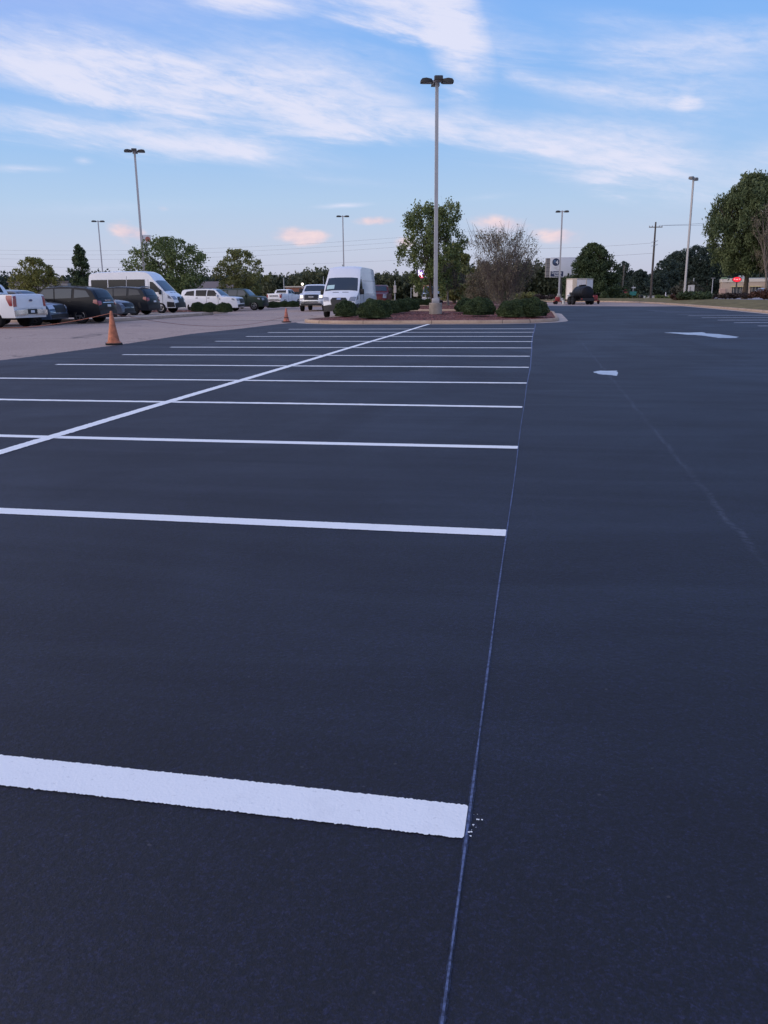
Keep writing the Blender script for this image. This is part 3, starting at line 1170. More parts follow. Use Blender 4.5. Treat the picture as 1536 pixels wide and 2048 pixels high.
    S = leaf * rng.uniform(0.6, 1.3, nleaf)
    me = leaves_mesh('crown', P, S, leafm, elong, rng, droop=droop)
    link('crown', me, root)
    return root


LG = leafmat('leaf mid green', (0.052, 0.084, 0.03), (0.2, 0.235, 0.08), 0.7)
LY = leafmat('leaf yellow green', (0.105, 0.118, 0.032), (0.25, 0.235, 0.066), 0.8, (0.21, 0.185, 0.05))
LD = leafmat('leaf dark green', (0.024, 0.044, 0.024), (0.098, 0.132, 0.056), 0.8)
LO = leafmat('leaf olive', (0.092, 0.11, 0.038), (0.29, 0.28, 0.1), 0.8)
LW = leafmat('leaf willow green', (0.046, 0.074, 0.037), (0.165, 0.198, 0.088), 0.6)
LF = leafmat('leaf far blue green', (0.024, 0.042, 0.037), (0.07, 0.094, 0.07), 0.14)
LFO = leafmat('leaf far olive', (0.038, 0.054, 0.036), (0.125, 0.132, 0.068), 0.12)
LB = leafmat('leaf clipped boxwood', (0.022, 0.042, 0.019), (0.092, 0.128, 0.05), 2.0)
LT = leafmat('dry twig leaf', (0.12, 0.105, 0.07), (0.24, 0.205, 0.14), 1.5)
LGR = leafmat('leaf grey green', (0.050, 0.052, 0.038), (0.095, 0.092, 0.066), 0.8)
LP = leafmat('leaf dull purple', (0.036, 0.026, 0.028), (0.080, 0.058, 0.052), 1.6)
LR = leafmat('leaf rusty', (0.060, 0.030, 0.022), (0.120, 0.062, 0.045), 1.6)

tree('ornamental_tree', 'yellow green airy multi stemmed tree behind the white pickup at far left', base(78, 84), 5.0, 5.6, 4.4, 'dome', LY, 150, 9500, 0.115, 0.15, 0.16, 5, 11, limbs=50, spread=0.55, fill=0.5)
tree('pear_tree', 'dark pointed narrow tree left of the white passenger van', base(173, 82), 6.1, 3.7, 5.6, 'cone', LD, 110, 9000, 0.13, 0.20, 0.13, 1, 12, lean=-0.25, fill=0.42)
tree('oak_tree', 'broad full green tree behind the front of the white passenger van', base(342, 76), 6.3, 7.8, 5.8, 'round', LG, 190, 14500, 0.125, 0.145, 0.2, 1, 13, fill=0.42, stray=.1)
tree('ornamental_tree', 'olive rounded tree behind the parked green suv', base(484, 80), 5.4, 5.3, 5.0, 'round', LO, 150, 9500, 0.12, 0.14, 0.15, 2, 14, fill=0.45, limbs=24, stray=.12)
tree('pear_tree', 'tall loose upright tree directly behind the main lamp post', base(866, 70), 8.3, 5.6, 7.2, 'fork', LG, 210, 15500, 0.115, 0.125, 0.16, 4, 15, fill=0.55, limbs=90, spread=0.45, droop=0.6, stray=0.2, squash=1.7)
tree('shade_tree', 'broad dark green tree filling in right behind the main lamp post', base(908, 84), 6.0, 4.6, 5.4, 'pear', LO, 110, 10000, 0.15, 0.18, 0.16, 1, 16, fill=.45, stray=.1)
tree('young_tree', 'small grey brown tree with pale straight trunk right of the main lamp post', base(896, 78, 0.2), 3.7, 3.9, 2.3, 'round', LGR, 90, 4500, 0.09, 0.17, 0.11, 1, 17, bark=BARKG, limbs=40, twigs=160)
tree('bare_shrub_tree', 'nearly leafless multi stemmed grey twiggy tree behind the island shrubs', base(1008, 56, 0.2), 4.95, 5.7, 4.6, 'vase', LT, 190, 6500, 0.05, 0.12, 0.15, 9, 18, bark=mat('grey twig bark', (0.10, 0.082, 0.075), 0.95),
     limbs=130, spread=0.75, elong=3.0, fill=0.5, twigs=900, squash=1.5)
tree('bare_shrub_tree', 'low grey brown twiggy bush between main lamp post and leafless tree', base(968, 63, 0.2), 3.3, 3.8, 2.9, 'dome', LT, 110, 4600, 0.06, 0.14, 0.11, 6, 19, limbs=80, spread=0.6, elong=2.4, twigs=420)
tree('evergreen_tree', 'large dark mounded tree behind the sealcoating trailer', base(1183, 116), 7.6, 10.2, 7.5, 'mound', LD, 280, 32000, 0.16, 0.13, 0.22, 1, 20, droop=0.9, fill=0.40)
tree('evergreen_tree', 'blue green tree peeking out right of the large mounded tree', base(1243, 150), 6.3, 4.2, 5.8, 'round', LF, 60, 5000, 0.22, 0.22, 0.16, 1, 21)
tree('evergreen_tree', 'low dark round tree between wooden stub post and utility pole', base(1277, 140), 4.6, 4.6, 4.4, 'dome', LF, 70, 6000, 0.20, 0.2, 0.16, 1, 22)
tree('willow_oak', 'large drooping dark tree on the verge at the right edge', base(1488, 97, 0.3), 13.5, 11.6, 10.6, 'pear', LW, 340, 42000, 0.135, 0.115, 0.30, 1, 23, elong=2.8, droop=1.3, fill=0.40, limbs=40, squash=1.5, stray=.25)
tree('bare_tree', 'sparse tree with bare grey limbs at the right frame edge', base(1532, 92, 0.35), 10.5, 5.6, 8.3, 'vase', LT, 60, 2600, 0.10, 0.16, 0.26, 3, 24, bark=BARKG, limbs=60, spread=0.6, twigs=200)
# grove on the far right
for i, (x, D, H, w_, sh, lm, lab) in enumerate([
        (1330, 205, 8.5, 8, 'round', LF, 'dark far tree just right of the utility pole'),
        (1352, 220, 11.0, 10, 'round', LF, 'tall dark far tree left of the right lamp post'),
        (1382, 215, 12.0, 11, 'round', LF, 'tall dark far tree right behind the right lamp post'),
        (1412, 210, 12.0, 10, 'round', LF, 'dark far tree between right lamp post and drooping verge tree'),
        (1440, 225, 11.0, 11, 'round', LF, 'dark far tree standing behind the restaurant roof corner'),
        (1315, 185, 5.0, 6, 'dome', LF, 'low dark far tree at foot of the utility pole'),
        (1374, 165, 2.9, 6.2, 'dome', LGR, 'low grey green rounded tree behind the right lamp base')]):
    tree('evergreen_tree' if lm is LF else 'shrub_tree', lab, base(x, D), H, w_, H * 0.93, sh, lm, 90, 7000, 0.30, 0.20, 0.2, 1, 40 + i, group=None, limbs=8, fill=.4)


# far woods: one mass each
def wood(name, label, x0, x1, D, tops, nper, leafm, seed, leaf=0.7):
    rng = np.random.default_rng(seed)
    rnd = random.Random(seed)
    Ps = []
    x = x0
    k = 0
    while x < x1:
        t = (x - x0) / (x1 - x0) * (len(tops) - 1)
        i = min(len(tops) - 2, int(t))
        top = tops[i] + (tops[i + 1] - tops[i]) * (t - i) + rnd.gauss(0, 2.0)
        Dd = D * rnd.uniform(0.97, 1.08)
        g0 = base(x, Dd)
        ztop = max(2.0, pt(x, top, Dd).z)
        wd = rnd.uniform(0.45, 0.75) * ztop
        n = nper
        d = rng.normal(size=(n, 3))
        d /= np.linalg.norm(d, axis=1)[:, None]
        rr = rng.random(n) ** 0.4
        lob = 1 + 0.28 * np.sin(d[:, 0] * 7 + k) * np.sin(d[:, 2] * 8 + 2 * k) + 0.15 * np.sin(d[:, 0] * 17 + 3 * k)
        P = np.array(g0) + np.array([0, 0, ztop * 0.48]) + d * (rr * lob)[:, None] * np.array([wd * .62, wd * .62, ztop * 0.50])
        P[:, 2] = np.maximum(P[:, 2], 0.1)
        Ps.append(P)
        x += rnd.uniform(5, 9) * 200 / D
        k += 1
    P = np.concatenate(Ps)
    me = leaves_mesh(name, P, leaf * rng.uniform(.5, 1.3, len(P)), leafm, 1.5, rng)
    return tag(link(name, me), label, 'trees', kind='stuff')


wood('far_wood', 'blue green belt of far trees behind the parked vehicles at left', -60, 560, 190, [548, 545, 550, 556, 549, 546, 545, 552, 553, 549, 551, 552], 900, LF, 60, .42)
wood('far_wood', 'dark belt of far trees behind the pickups and cargo van', 540, 860, 170, [552, 553, 548, 537, 538, 542, 548, 550, 545, 548, 546, 544], 1200, LFO, 61, .42)
wood('far_wood', 'dark wooded rise behind the leafless tree and pylon sign', 860, 1115, 160, [540, 534, 528, 534, 530, 527, 523, 526, 528, 533], 1400, LFO, 62, .42)
wood('far_wood', 'dark belt of far trees behind the mounded tree and utility pole', 1110, 1330, 240, [540, 538, 545, 548, 550, 548], 800, LF, 63, .5)
wood('far_wood', 'dark belt of far trees behind the restaurant', 1320, 1640, 260, [545, 530, 520, 515, 520, 535, 540, 540], 800, LF, 64, .55)


# shrubs
def shrub_proto(name, label, w_, h_, n, leaf, m, seed, group):
    rng = np.random.default_rng(seed)
    root = thing(name, label, 'shrub', (0, 0, 0), 0, group)
    d = rng.normal(size=(n, 3))
    d[:, 2] = np.abs(d[:, 2])
    d /= np.linalg.norm(d, axis=1)[:, None]
    # squarish clipped dome
    k = (np.abs(d) ** 2.2).sum(axis=1) ** (-1 / 2.2)
    lump = 1 + 0.075 * np.sin(d[:, 0] * 6 + seed) * np.cos(d[:, 1] * 7) + 0.03 * np.sin(d[:, 2] * 11 + d[:, 0] * 9)
    P = d * (k * lump * rng.uniform(0.92, 1.02, n))[:, None] * np.array([w_ / 2, w_ / 2, h_ * 0.94])
    P[:, 2] += 0.06
    low = P[:, 2] < h_ * 0.22
    P[low, 0] *= 0.88
    P[low, 1] *= 0.88
    me = leaves_mesh('foliage', P, leaf * rng.uniform(.6, 1.3, n), m, 1.5, rng)
    link('foliage', me, root)
    c = MB()
    prof = []
    for i in range(9):
        a = PI / 2 * i / 8
        q = (abs(math.cos(a)) ** 2.2 + abs(math.sin(a)) ** 2.2) ** (-1 / 2.2)
        prof.append((w_ / 2 * 0.86 * q * math.cos(a) + 0.002, 0.05 + h_ * 0.84 * q * math.sin(a)))
    c.lathe([(0.05, 0.0)] + prof, 16)
    c.build('branches', m, root, smooth=60)
    return root


GS = 'clipped round shrubs on the planted islands'
s0 = shrub_proto('clipped_shrub', 'clipped round shrub with the van tyre showing beside it, leftmost on the island', 1.24, 0.78, 5200, 0.045, LB, 71, GS)
s1 = shrub_proto('clipped_shrub', 'broad clipped shrub in front of the cargo van, second from left on the island', 1.66, 0.86, 7500, 0.045, LB, 72, GS)
s0.location = at(692, 634, 0.16)
s1.location = at(749, 637, 0.16)
for (x, y, z, sc, p, lab) in [
        (778, 628, .2, (.95, .95, .92), 0, 'clipped shrub tucked behind the broad one, right of the cargo van'),
        (799, 625, .2, (1.05, 1.05, .92), 0, 'clipped shrub third back in the left island row'),
        (817, 621.5, .2, (1.15, 1.1, .95), 0, 'clipped shrub last in the left island row, nearest the lamp base'),
        (958, 631, .2, (.95, 1, .98), 1, 'broad clipped shrub right of the lamp base'),
        (931, 625, .2, (1.0, 1, .98), 0, 'clipped shrub half hidden between lamp base and broad right shrub'),
        (1027, 634.5, .16, (.93, 1, .90), 1, 'low clipped shrub in front of the leafless tree'),
        (1062, 634, .16, (.92, 1, 1.0), 1, 'clipped shrub at the right end of the island by the kerb curve'),
        (836, 610.5, .2, (1.35, 1.0, .72), 0, 'clipped shrub before the silver blue pickup, left of its bumper'),
        (817, 606, .2, (1.1, 1.0, .72), 0, 'small far clipped shrub left of the silver blue pickup'),
        (858, 610.5, .2, (1.1, 1.0, .72), 0, 'clipped shrub in front of the silver blue pickup, behind the lamp base'),
        (396, 623, .16, (.82, .8, .80), 0, 'clipped shrub before the white suv, leftmost of three'),
        (420, 624.5, .16, (.80, .8, .80), 0, 'clipped shrub before the white suv, middle of three'),
        (449, 625, .16, (1.0, .8, .78), 0, 'clipped shrub before the white suv, rightmost of three'),
        (547, 616, .12, (1.0, 1, .70), 0, 'clipped shrub below the white pickup tailgate, left of the small cone'),
        (569, 614.5, .12, (.85, 1, .70), 0, 'clipped shrub behind the small cone'),
        (586, 614.5, .12, (.95, 1, .70), 0, 'clipped shrub left of the pickup with lit headlights')]:
    dup((s0, s1)[p], at(x, y, z), random.uniform(0, 6), lab, sc)

GJ = 'low shrubs along the right verge'


def bush(name, label, loc, w_, h_, m, n, leaf, seed, group, rz=0):
    rng = np.random.default_rng(seed)
    root = thing(name, label, 'shrub', loc, rz, group)
    nc = 14
    cx = rng.uniform(-.5, .5, (nc, 2)) * np.array([w_ * .8, w_ * .35])
    cr = rng.uniform(.22, .42, nc) * h_
    idx = rng.integers(0, nc, n)
    d = rng.normal(size=(n, 3))
    d /= np.linalg.norm(d, axis=1)[:, None]
    P = np.zeros((n, 3))
    P[:, :2] = cx[idx]
    P[:, 2] = (h_ * rng.uniform(.25, .62, nc))[idx]
    P += d * (cr[idx] * rng.random(n) ** .4)[:, None] * np.array([1.6, 1.3, 1.0])
    P[:, 2] = np.maximum(P[:, 2], 0.02)
    link('foliage', leaves_mesh('foliage', P, leaf * rng.uniform(.6, 1.3, n), m, 1.8, rng), root)
    b_ = MB()
    for k in range(7):
        b_.tube([(0, 0, -.03), (cx[k][0], cx[k][1], h_ * .5)], [0.03, 0.01], 5)
    b_.build('stems', BARK, root)
    return root


for i, (x, D, z, w_, h_, m, lab) in enumerate([
        (1362, 86, .28, 2.2, 0.75, LR, 'rusty low bush left of the right lamp base'),
        (1380, 84, .32, 3.0, 1.0, LD, 'dark spreading juniper in front of the right lamp base'),
        (1402, 86, .32, 2.2, 0.95, LD, 'dark juniper right of the right lamp base'),
        (1432, 92, .36, 2.6, 0.6, LP, 'dull purple low bush left of the drooping tree trunk'),
        (1468, 92, .36, 2.8, 0.7, LP, 'dull purple low bush just left of the drooping tree trunk'),
        (1500, 96, .36, 1.6, 0.6, LP, 'small purple bush right of the drooping tree trunk'),
        (1528, 84, .38, 2.6, 1.1, LR, 'rusty reddish bush at the right frame edge'),
        (1328, 104, .2, 2.2, 0.6, LG, 'small green bush on the bare verge right of the utility pole'),
        (1200, 118, .25, 3.2, 1.0, LG, 'green low bush right of the black tank trailer'),
        (1216, 118, .25, 3.0, 1.0, LG, 'green low bush left of the wooden stub post'),
        (1236, 118, .25, 2.8, 0.9, LO, 'brownish green low bush at the foot of the wooden stub post'),
        (1256, 118, .25, 2.8, 0.8, LO, 'brownish green low bush below the red and white sign'),
        (1272, 116, .25, 2.4, 0.6, LG, 'green low bush below the green street sign'),
        (1088, 118, .2, 3.4, 0.9, LP, 'brown weedy bush left of the red line machine'),
        (1052, 120, .1, 4.4, 1.3, LO, 'olive brown weedy bush behind the right end of the island'),
        (1020, 122, .1, 4.4, 1.4, LP, 'brown weedy bush behind the leafless tree'),
        (985, 110, .1, 4.4, 2.0, LD, 'dark green bush between leafless tree and pale trunk'),
        (940, 108, .1, 4.4, 2.6, LD, 'dark green bush right of the pale straight trunk')]):
    bush('low_bush', lab, base(x, D, z), w_, h_, m, 1500, 0.13, 90 + i, GJ if x > 1300 else 'weedy bushes beyond the lot')

#@VEHICLES
# ------------------------------------------------------------------ vehicles
GLASS = mat('dark vehicle glass', (0.006, 0.008, 0.011), 0.05, spec=0.28)
GLASSB = mat('tinted windscreen glass', (0.020, 0.034, 0.048), 0.07, spec=0.6)
GLASS2 = mat('tinted glass with painted reflection', (0.060, 0.074, 0.085), 0.06, spec=0.4)  # paler base stands in for daylight reflected in and seen through the windows
BLACK = mat('black plastic trim', (0.010, 0.010, 0.012), 0.55)
RUBBER = mat('tyre rubber', (0.008, 0.008, 0.009), 0.85, spec=0.3)
CHROME = mat('chrome', (0.62, 0.62, 0.64), 0.16, metal=1.0)
ALLOY = mat('alloy wheel', (0.30, 0.30, 0.32), 0.32, metal=0.9)
ALLOYD = mat('dark alloy wheel', (0.05, 0.05, 0.055), 0.35, metal=0.8)
REDL = mat('red tail lamp lens', (0.26, 0.012, 0.016), 0.15, spec=0.7, coat=0.5)
LAMP = mat('headlamp lens', (0.24, 0.25, 0.29), 0.12, metal=0.2, coat=0.6)
LAMPON = mat('lit headlamp', (0.9, 0.85, 0.75), 0.3, emit=(1.0, 0.80, 0.58), es=4.0)
PLATE = mat('number plate', (0.62, 0.64, 0.68), 0.4)
STICK = mat('window price sheet', (0.45, 0.62, 0.60), 0.5)
BADGE = mat('blue oval badge', (0.02, 0.04, 0.14), 0.25, coat=0.5)
WELL = mat('wheel well liner', (0.004, 0.004, 0.005), 0.9, spec=0.1)


def paint(name, col, metal=0.0, rough=0.35):
    return mat(name, col, rough, metal=metal, coat=0.7 if max(col) > .1 else 0.08, spec=0.5 if max(col) > .1 else 0.22, noise=0.05, scale=1.5)


P_WHITE = paint('white car paint', (0.72, 0.72, 0.74))
P_BLACK = paint('black car paint', (0.0035, 0.005, 0.009))
P_NAVY = paint('dark grey blue car paint', (0.011, 0.014, 0.020), 0.2)
P_SLATE = paint('slate blue car paint', (0.055, 0.085, 0.14), 0.35)
P_GREY = paint('steel grey car paint', (0.085, 0.095, 0.125), 0.4)
P_GREEN = paint('dark green car paint', (0.022, 0.036, 0.026), 0.2)
P_RED = paint('dark red car paint', (0.10, 0.014, 0.017), 0.1)
P_SILVER = paint('silver blue car paint', (0.26, 0.29, 0.36), 0.4)


def sstep(t):
    t = max(0.0, min(1.0, t))
    return t * t * (3 - 2 * t)


class Shell:
    """car body: a side profile carried across a tapering, tumbling width"""

    def __init__(s, L, W, prof, zb, belt, tum=0.2, crown=0.05, af=0.25, ar=0.12, tf=0.16, tr=0.10):
        s.L, s.W, s.zb, s.belt, s.tum, s.crown, s.af, s.ar, s.tf, s.tr = L, W, zb, belt, tum, crown, af, ar, tf, tr
        s.H = max(z for _, z in prof)
        p = [prof[0]]
        for a, b in zip(prof, prof[1:]):
            d = math.hypot(b[0] - a[0], b[1] - a[1])
            n = max(1, int(d / 0.28))
            for k in range(1, n + 1):
                p.append((a[0] + (b[0] - a[0]) * k / n, a[1] + (b[1] - a[1]) * k / n))
        s.p = p

    def top(s, x):
        z = s.zb
        for a, b in zip(s.p, s.p[1:]):
            if a[0] <= x <= b[0]:
                t = (x - a[0]) / max(1e-6, b[0] - a[0])
                z = max(z, a[1] + (b[1] - a[1]) * t)
        return z

    def xf(s, z):
        for a, b in zip(s.p[::-1], s.p[-2::-1]):
            if a[1] <= z <= b[1]:
                return a[0] + (b[0] - a[0]) * (z - a[1]) / max(1e-6, b[1] - a[1])
        return s.L / 2

    def xr(s, z):
        for a, b in zip(s.p, s.p[1:]):
            if a[1] <= z <= b[1]:
                return a[0] + (b[0] - a[0]) * (z - a[1]) / max(1e-6, b[1] - a[1])
        return -s.L / 2

    def hw(s, x, z):
        w = s.W / 2
        if z < s.belt:
            t = (z - s.zb) / (s.belt - s.zb)
            w *= 1 - 0.045 * (2 * t - 1.05) ** 2
        else:
            w *= (1 - 0.045 * 0.9) * (1 - s.tum * ((z - s.belt) / max(.01, s.H - s.belt)) ** 1.1)
        xn = 2 * x / s.L
        if xn > 0:
            w *= 1 - s.tf * max(0, (xn - 0.55) / 0.45) ** 2.4
        else:
            w *= 1 - s.tr * max(0, (-xn - 0.6) / 0.4) ** 2.4
        return w

    def dfm(s, p):
        x, y, z = p
        k = min(1.0, abs(y) / (s.W / 2)) ** 2.6
        x -= s.af * k * sstep((x - (s.L / 2 - 1.0)) / 1.0)
        x += s.ar * k * sstep((-s.L / 2 + 0.8 - x) / 0.8)
        return Vector((x, y, z))

    def drop(s, u):
        return s.crown * abs(u) ** 4

    def side(s, x, z, sg=1):
        return s.dfm((x, sg * s.hw(x, z), z))

    def front(s, u, z):
        x = s.xf(z)
        return s.dfm((x, u * s.hw(x, z), z - s.drop(u)))

    def rear(s, u, z):
        x = s.xr(z)
        return s.dfm((x, u * s.hw(x, z), z - s.drop(u)))

    def topp(s, x, u):
        z = s.top(x)
        return s.dfm((x, u * s.hw(x, z), z - s.drop(u)))

    def body(s, m, parent, arches):
        lv = [s.zb, s.zb + .05, s.zb + .16, (s.zb + s.belt) / 2, s.belt - .12, s.belt - .03, s.belt + .02]
        k = 5
        lv += [s.belt + .02 + (s.H - s.belt - .02) * (i + 1) / k for i in range(k)]
        us = [0.93, 0.8, 0.45, 0, -0.45, -0.8, -0.93]
        rings = []
        for x, z in s.p:
            zt = max(s.zb + .02, z - s.crown)
            ring = []
            for sg in (1, -1):
                col = [s.dfm((x, sg * s.hw(x, min(l, zt)), min(l, zt))) for l in lv]
                if sg == 1:
                    ring += col
                    w = s.hw(x, zt)
                    ring += [s.dfm((x, u * w, max(s.zb + .02, z - s.drop(u)))) for u in us]
                else:
                    ring += col[::-1]
            rings.append(ring)
        n = len(rings[0])
        bm = bmesh.new()
        V = [[bm.verts.new(p) for p in r] for r in rings]
        for i in range(len(V) - 1):
            for j in range(n):
                j2 = (j + 1) % n
                bm.faces.new((V[i][j], V[i][j2], V[i + 1][j2], V[i + 1][j]))
        bm.faces.new(V[0][::-1])
        bm.faces.new(V[-1])
        bmesh.ops.remove_doubles(bm, verts=bm.verts[:], dist=0.0008)
        bmesh.ops.dissolve_degenerate(bm, dist=0.0005, edges=bm.edges[:])
        bmesh.ops.recalc_face_normals(bm, faces=bm.faces[:])
        me = bpy.data.meshes.new('body')
        bm.to_mesh(me)
        bm.free()
        me.materials.append(m)
        me.materials.append(WELL)
        o = link('body', me, parent)
        c = MB()
        for x, r in arches:
            for sg in (1, -1):
                M = Matrix.Translation((x, sg * (s.W / 2 - 0.13), r * 0.94)) @ Matrix.Rotation(PI / 2, 4, 'X')
                c.lathe([(r * 1.16, -0.22), (r * 1.16, 0.22)], 22, M)
        co = c.build('cutter', [WELL])
        md = o.modifiers.new('b', 'BOOLEAN')
        md.operation = 'DIFFERENCE'
        md.solver = 'EXACT'
        md.object = co
        try:
            md.material_mode = 'TRANSFER'
        except Exception:
            pass
        dg = bpy.context.evaluated_depsgraph_get()
        me2 = bpy.data.meshes.new_from_object(o.evaluated_get(dg), preserve_all_data_layers=True, depsgraph=dg)
        o.modifiers.clear()
        bpy.data.objects.remove(co)
        if len(me2.polygons) > 150:
            o.data = me2
        o.data.polygons.foreach_set('use_smooth', [True] * len(o.data.polygons))
        o.data.set_sharp_from_angle(angle=math.radians(32))
        o.data.name = 'body'
        return o


def patch(b, fn, poly, hint, eps=0.012, rings=4, sub=5, mi=0, skirt=0.03):
    """raised panel following the shell; poly in the shell's own parameters"""
    pl = []
    n = len(poly)
    for i in range(n):
        a, c = poly[i], poly[(i + 1) % n]
        for k in range(sub):
            t = k / sub
            pl.append((a[0] + (c[0] - a[0]) * t, a[1] + (c[1] - a[1]) * t))
    cx = sum(p[0] for p in poly) / n
    cy = sum(p[1] for p in poly) / n
    hint = Vector(hint)

    def P(u, v, e):
        d = 0.004
        p = fn(u, v)
        nn = (fn(u + d, v) - fn(u - d, v)).cross(fn(u, v + d) - fn(u, v - d))
        nn = nn.normalized() if nn.length > 1e-9 else hint
        if nn.dot(hint) < 0:
            nn = -nn
        if nn.dot(hint) < 0.2:
            nn = hint.normalized()
        return p + nn * e
    m = len(pl)
    vs = [P(x, y, eps - skirt) for x, y in pl]
    for r in range(rings):
        q = 1 - r / rings
        vs += [P(cx + (x - cx) * q, cy + (y - cy) * q, eps) for x, y in pl]
    vs.append(P(cx, cy, eps))
    fs = []
    for r in range(rings):
        for i in range(m):
            i2 = (i + 1) % m
            fs.append((r * m + i, r * m + i2, (r + 1) * m + i2, (r + 1) * m + i))
    for i in range(m):
        fs.append((rings * m + i, rings * m + (i + 1) % m, len(vs) - 1))
    b.add(vs, fs, mi)


def wheel(root, x, y, r, w, rim, side, spokes=6, steel=False):
    wt = bpy.data.objects.new('wheel', None)
    COL.objects.link(wt)
    wt.parent = root
    wt.location = (x, y, r)
    wt.rotation_euler = (0, 0, 0 if side > 0 else PI)
    M = Matrix.Rotation(-PI / 2, 4, 'X')
    key = (round(r, 3), round(w, 3), rim.name, spokes, steel)
    if key not in WHEELS:
        t = MB()
        t.lathe([(r * .60, -w / 2), (r * .92, -w / 2), (r * .985, -w * .42), (r, -w * .25), (r, w * .25), (r * .985, w * .42), (r * .92, w / 2), (r * .66, w / 2), (r * .60, w * .40)], 28, M)
        to = t.build('tyre', RUBBER, None, smooth=40)
        k = MB()
        k.lathe([(r * .66, w * .30), (r * .66, w * .48), (r * .60, w * .50), (r * .57, w * .36), (r * .57, w * .30)], 28, M)
        if steel:
            k.lathe([(r * .57, w * .30), (r * .50, w * .44), (r * .30, w * .30), (r * .22, w * .42), (0.01, w * .46)], 24, M)
        else:
            k.lathe([(r * .16, w * .30), (r * .16, w * .44), (r * .05, w * .46)], 16, M)
            for q in range(spokes):
                a = 2 * PI * q / spokes
                R = Matrix.Rotation(a, 3, 'Y')
                k.box(R @ Vector((r * .36, w * .40, 0)), (r * .46, w * .10, r * (.9 / spokes)), M=R)
            k.lathe([(r * .60, w * .02), (0.01, w * .04)], 20, M)
        ro = k.build('rim', rim, None, smooth=35)
        WHEELS[key] = (to.data, ro.data)
        bpy.data.objects.remove(to)
        bpy.data.objects.remove(ro)
    a, c = WHEELS[key]
    link('tyre', a, wt)
    link('rim', c, wt)


WHEELS = {}


def car(name, label, cat, loc, heading, sh, pm, wh, rim, parts, group=None, steel=False, mirror=None, mirm=None, spokes=6):
    """wh: (r, width, x_front, x_rear); parts: list of (part name, material, surface, polygon[, both sides])"""
    root = thing(name, label, cat, loc, math.radians(heading), group)
    r, w, x1, x2 = wh
    sh.body(pm, root, [(x1, r), (x2, r)])
    for x in (x1, x2):
        for sg in (1, -1):
            wheel(root, x, sg * (sh.W / 2 - w / 2 - 0.015), r, w, rim, sg, spokes, steel)
    for pa in parts:
        nm, m_, sf, poly = pa[:4]
        eps = pa[4] if len(pa) > 4 else 0.012
        if sf == 'side':
            for sg in (1, -1):
                b = MB()
                patch(b, lambda x, z: sh.side(x, z, sg), poly, (0, sg, 0.15), eps)
                b.build(nm, m_, root, smooth=30)
        elif sf == 'side1':
            b = MB()
            patch(b, lambda x, z: sh.side(x, z, 1), poly, (0, 1, 0.15), eps)
            b.build(nm, m_, root, smooth=30)
        elif sf in ('front', 'rear'):
            b = MB()
            patch(b, getattr(sh, sf), poly, (1 if sf == 'front' else -1, 0, 0.35), eps)
            b.build(nm, m_, root, smooth=30)
        elif sf in ('fronts', 'rears'):
            for sg in (1, -1):
                b = MB()
                patch(b, getattr(sh, sf[:-1]), [(u * sg, z) for u, z in poly], (1 if sf == 'fronts' else -1, 0, 0.35), eps)
                b.build(nm, m_, root, smooth=30)
        elif sf == 'top':
            b = MB()
            patch(b, sh.topp, poly, (0, 0, 1), eps)
            b.build(nm, m_, root, smooth=30)
    if mirror:
        mx, mz, ms = mirror
        for sg in (1, -1):
            b = MB()
            y = sh.hw(mx, mz)
            b.box((mx, sg * (y + 0.05 + ms * .25), mz), (ms * .45, ms * .75, ms), ch=ms * .12)
            b.box((mx, sg * (y + 0.02), mz - ms * .3), (ms * .2, 0.12, ms * .15))
            b.build('mirror', mirm or BLACK, root, smooth=40)
    return root


def sc(prof, L, H):
    return [(x * L, z * H) for x, z in prof]


SUVP = [(-.5, .22), (-.498, .40), (-.494, .55), (-.475, .65), (-.435, .82), (-.41, .90), (-.37, .94), (-.25, .98), (-.08, 1.0), (.06, .98), (.10, .95), (.165, .83), (.225, .675), (.25, .655),
        (.36, .63), (.44, .60), (.475, .56), (.49, .48), (.498, .36), (.5, .2)]
BOXP = [(-.5, .24), (-.498, .42), (-.494, .58), (-.48, .64), (-.455, .88), (-.44, .94), (-.41, .965), (-.25, .99), (-.08, 1.0), (.07, .985), (.11, .955), (.165, .83), (.215, .69), (.235, .665),
        (.36, .645), (.455, .62), (.482, .58), (.493, .50), (.499, .38), (.5, .22)]
COUPE = [(-.5, .26), (-.497, .42), (-.49, .58), (-.47, .70), (-.44, .735), (-.36, .755), (-.22, .93), (-.10, 1.0), (.0, .99), (.06, .95), (.19, .72), (.22, .70), (.36, .65), (.45, .58), (.482, .50), (.496, .40), (.5, .2)]
PICK = [(-.5, .30), (-.499, .45), (-.496, .66), (-.490, .725), (-.482, .735), (-.30, .735), (-.165, .735), (-.155, .745), (-.135, .90), (-.115, .965), (-.07, .99), (.03, 1.0), (.075, .985), (.105, .955), (.20, .72), (.225, .70),
        (.34, .675), (.44, .645), (.475, .60), (.492, .52), (.499, .40), (.5, .26)]
VAN = [(-.5, .16), (-.499, .40), (-.497, .75), (-.488, .92), (-.47, .965), (-.40, .985), (-.2, 1.0), (.10, 1.0), (.17, .985), (.215, .93), (.265, .79), (.385, .515), (.40, .495), (.43, .465), (.468, .40), (.486, .345), (.496, .26), (.5, .14)]


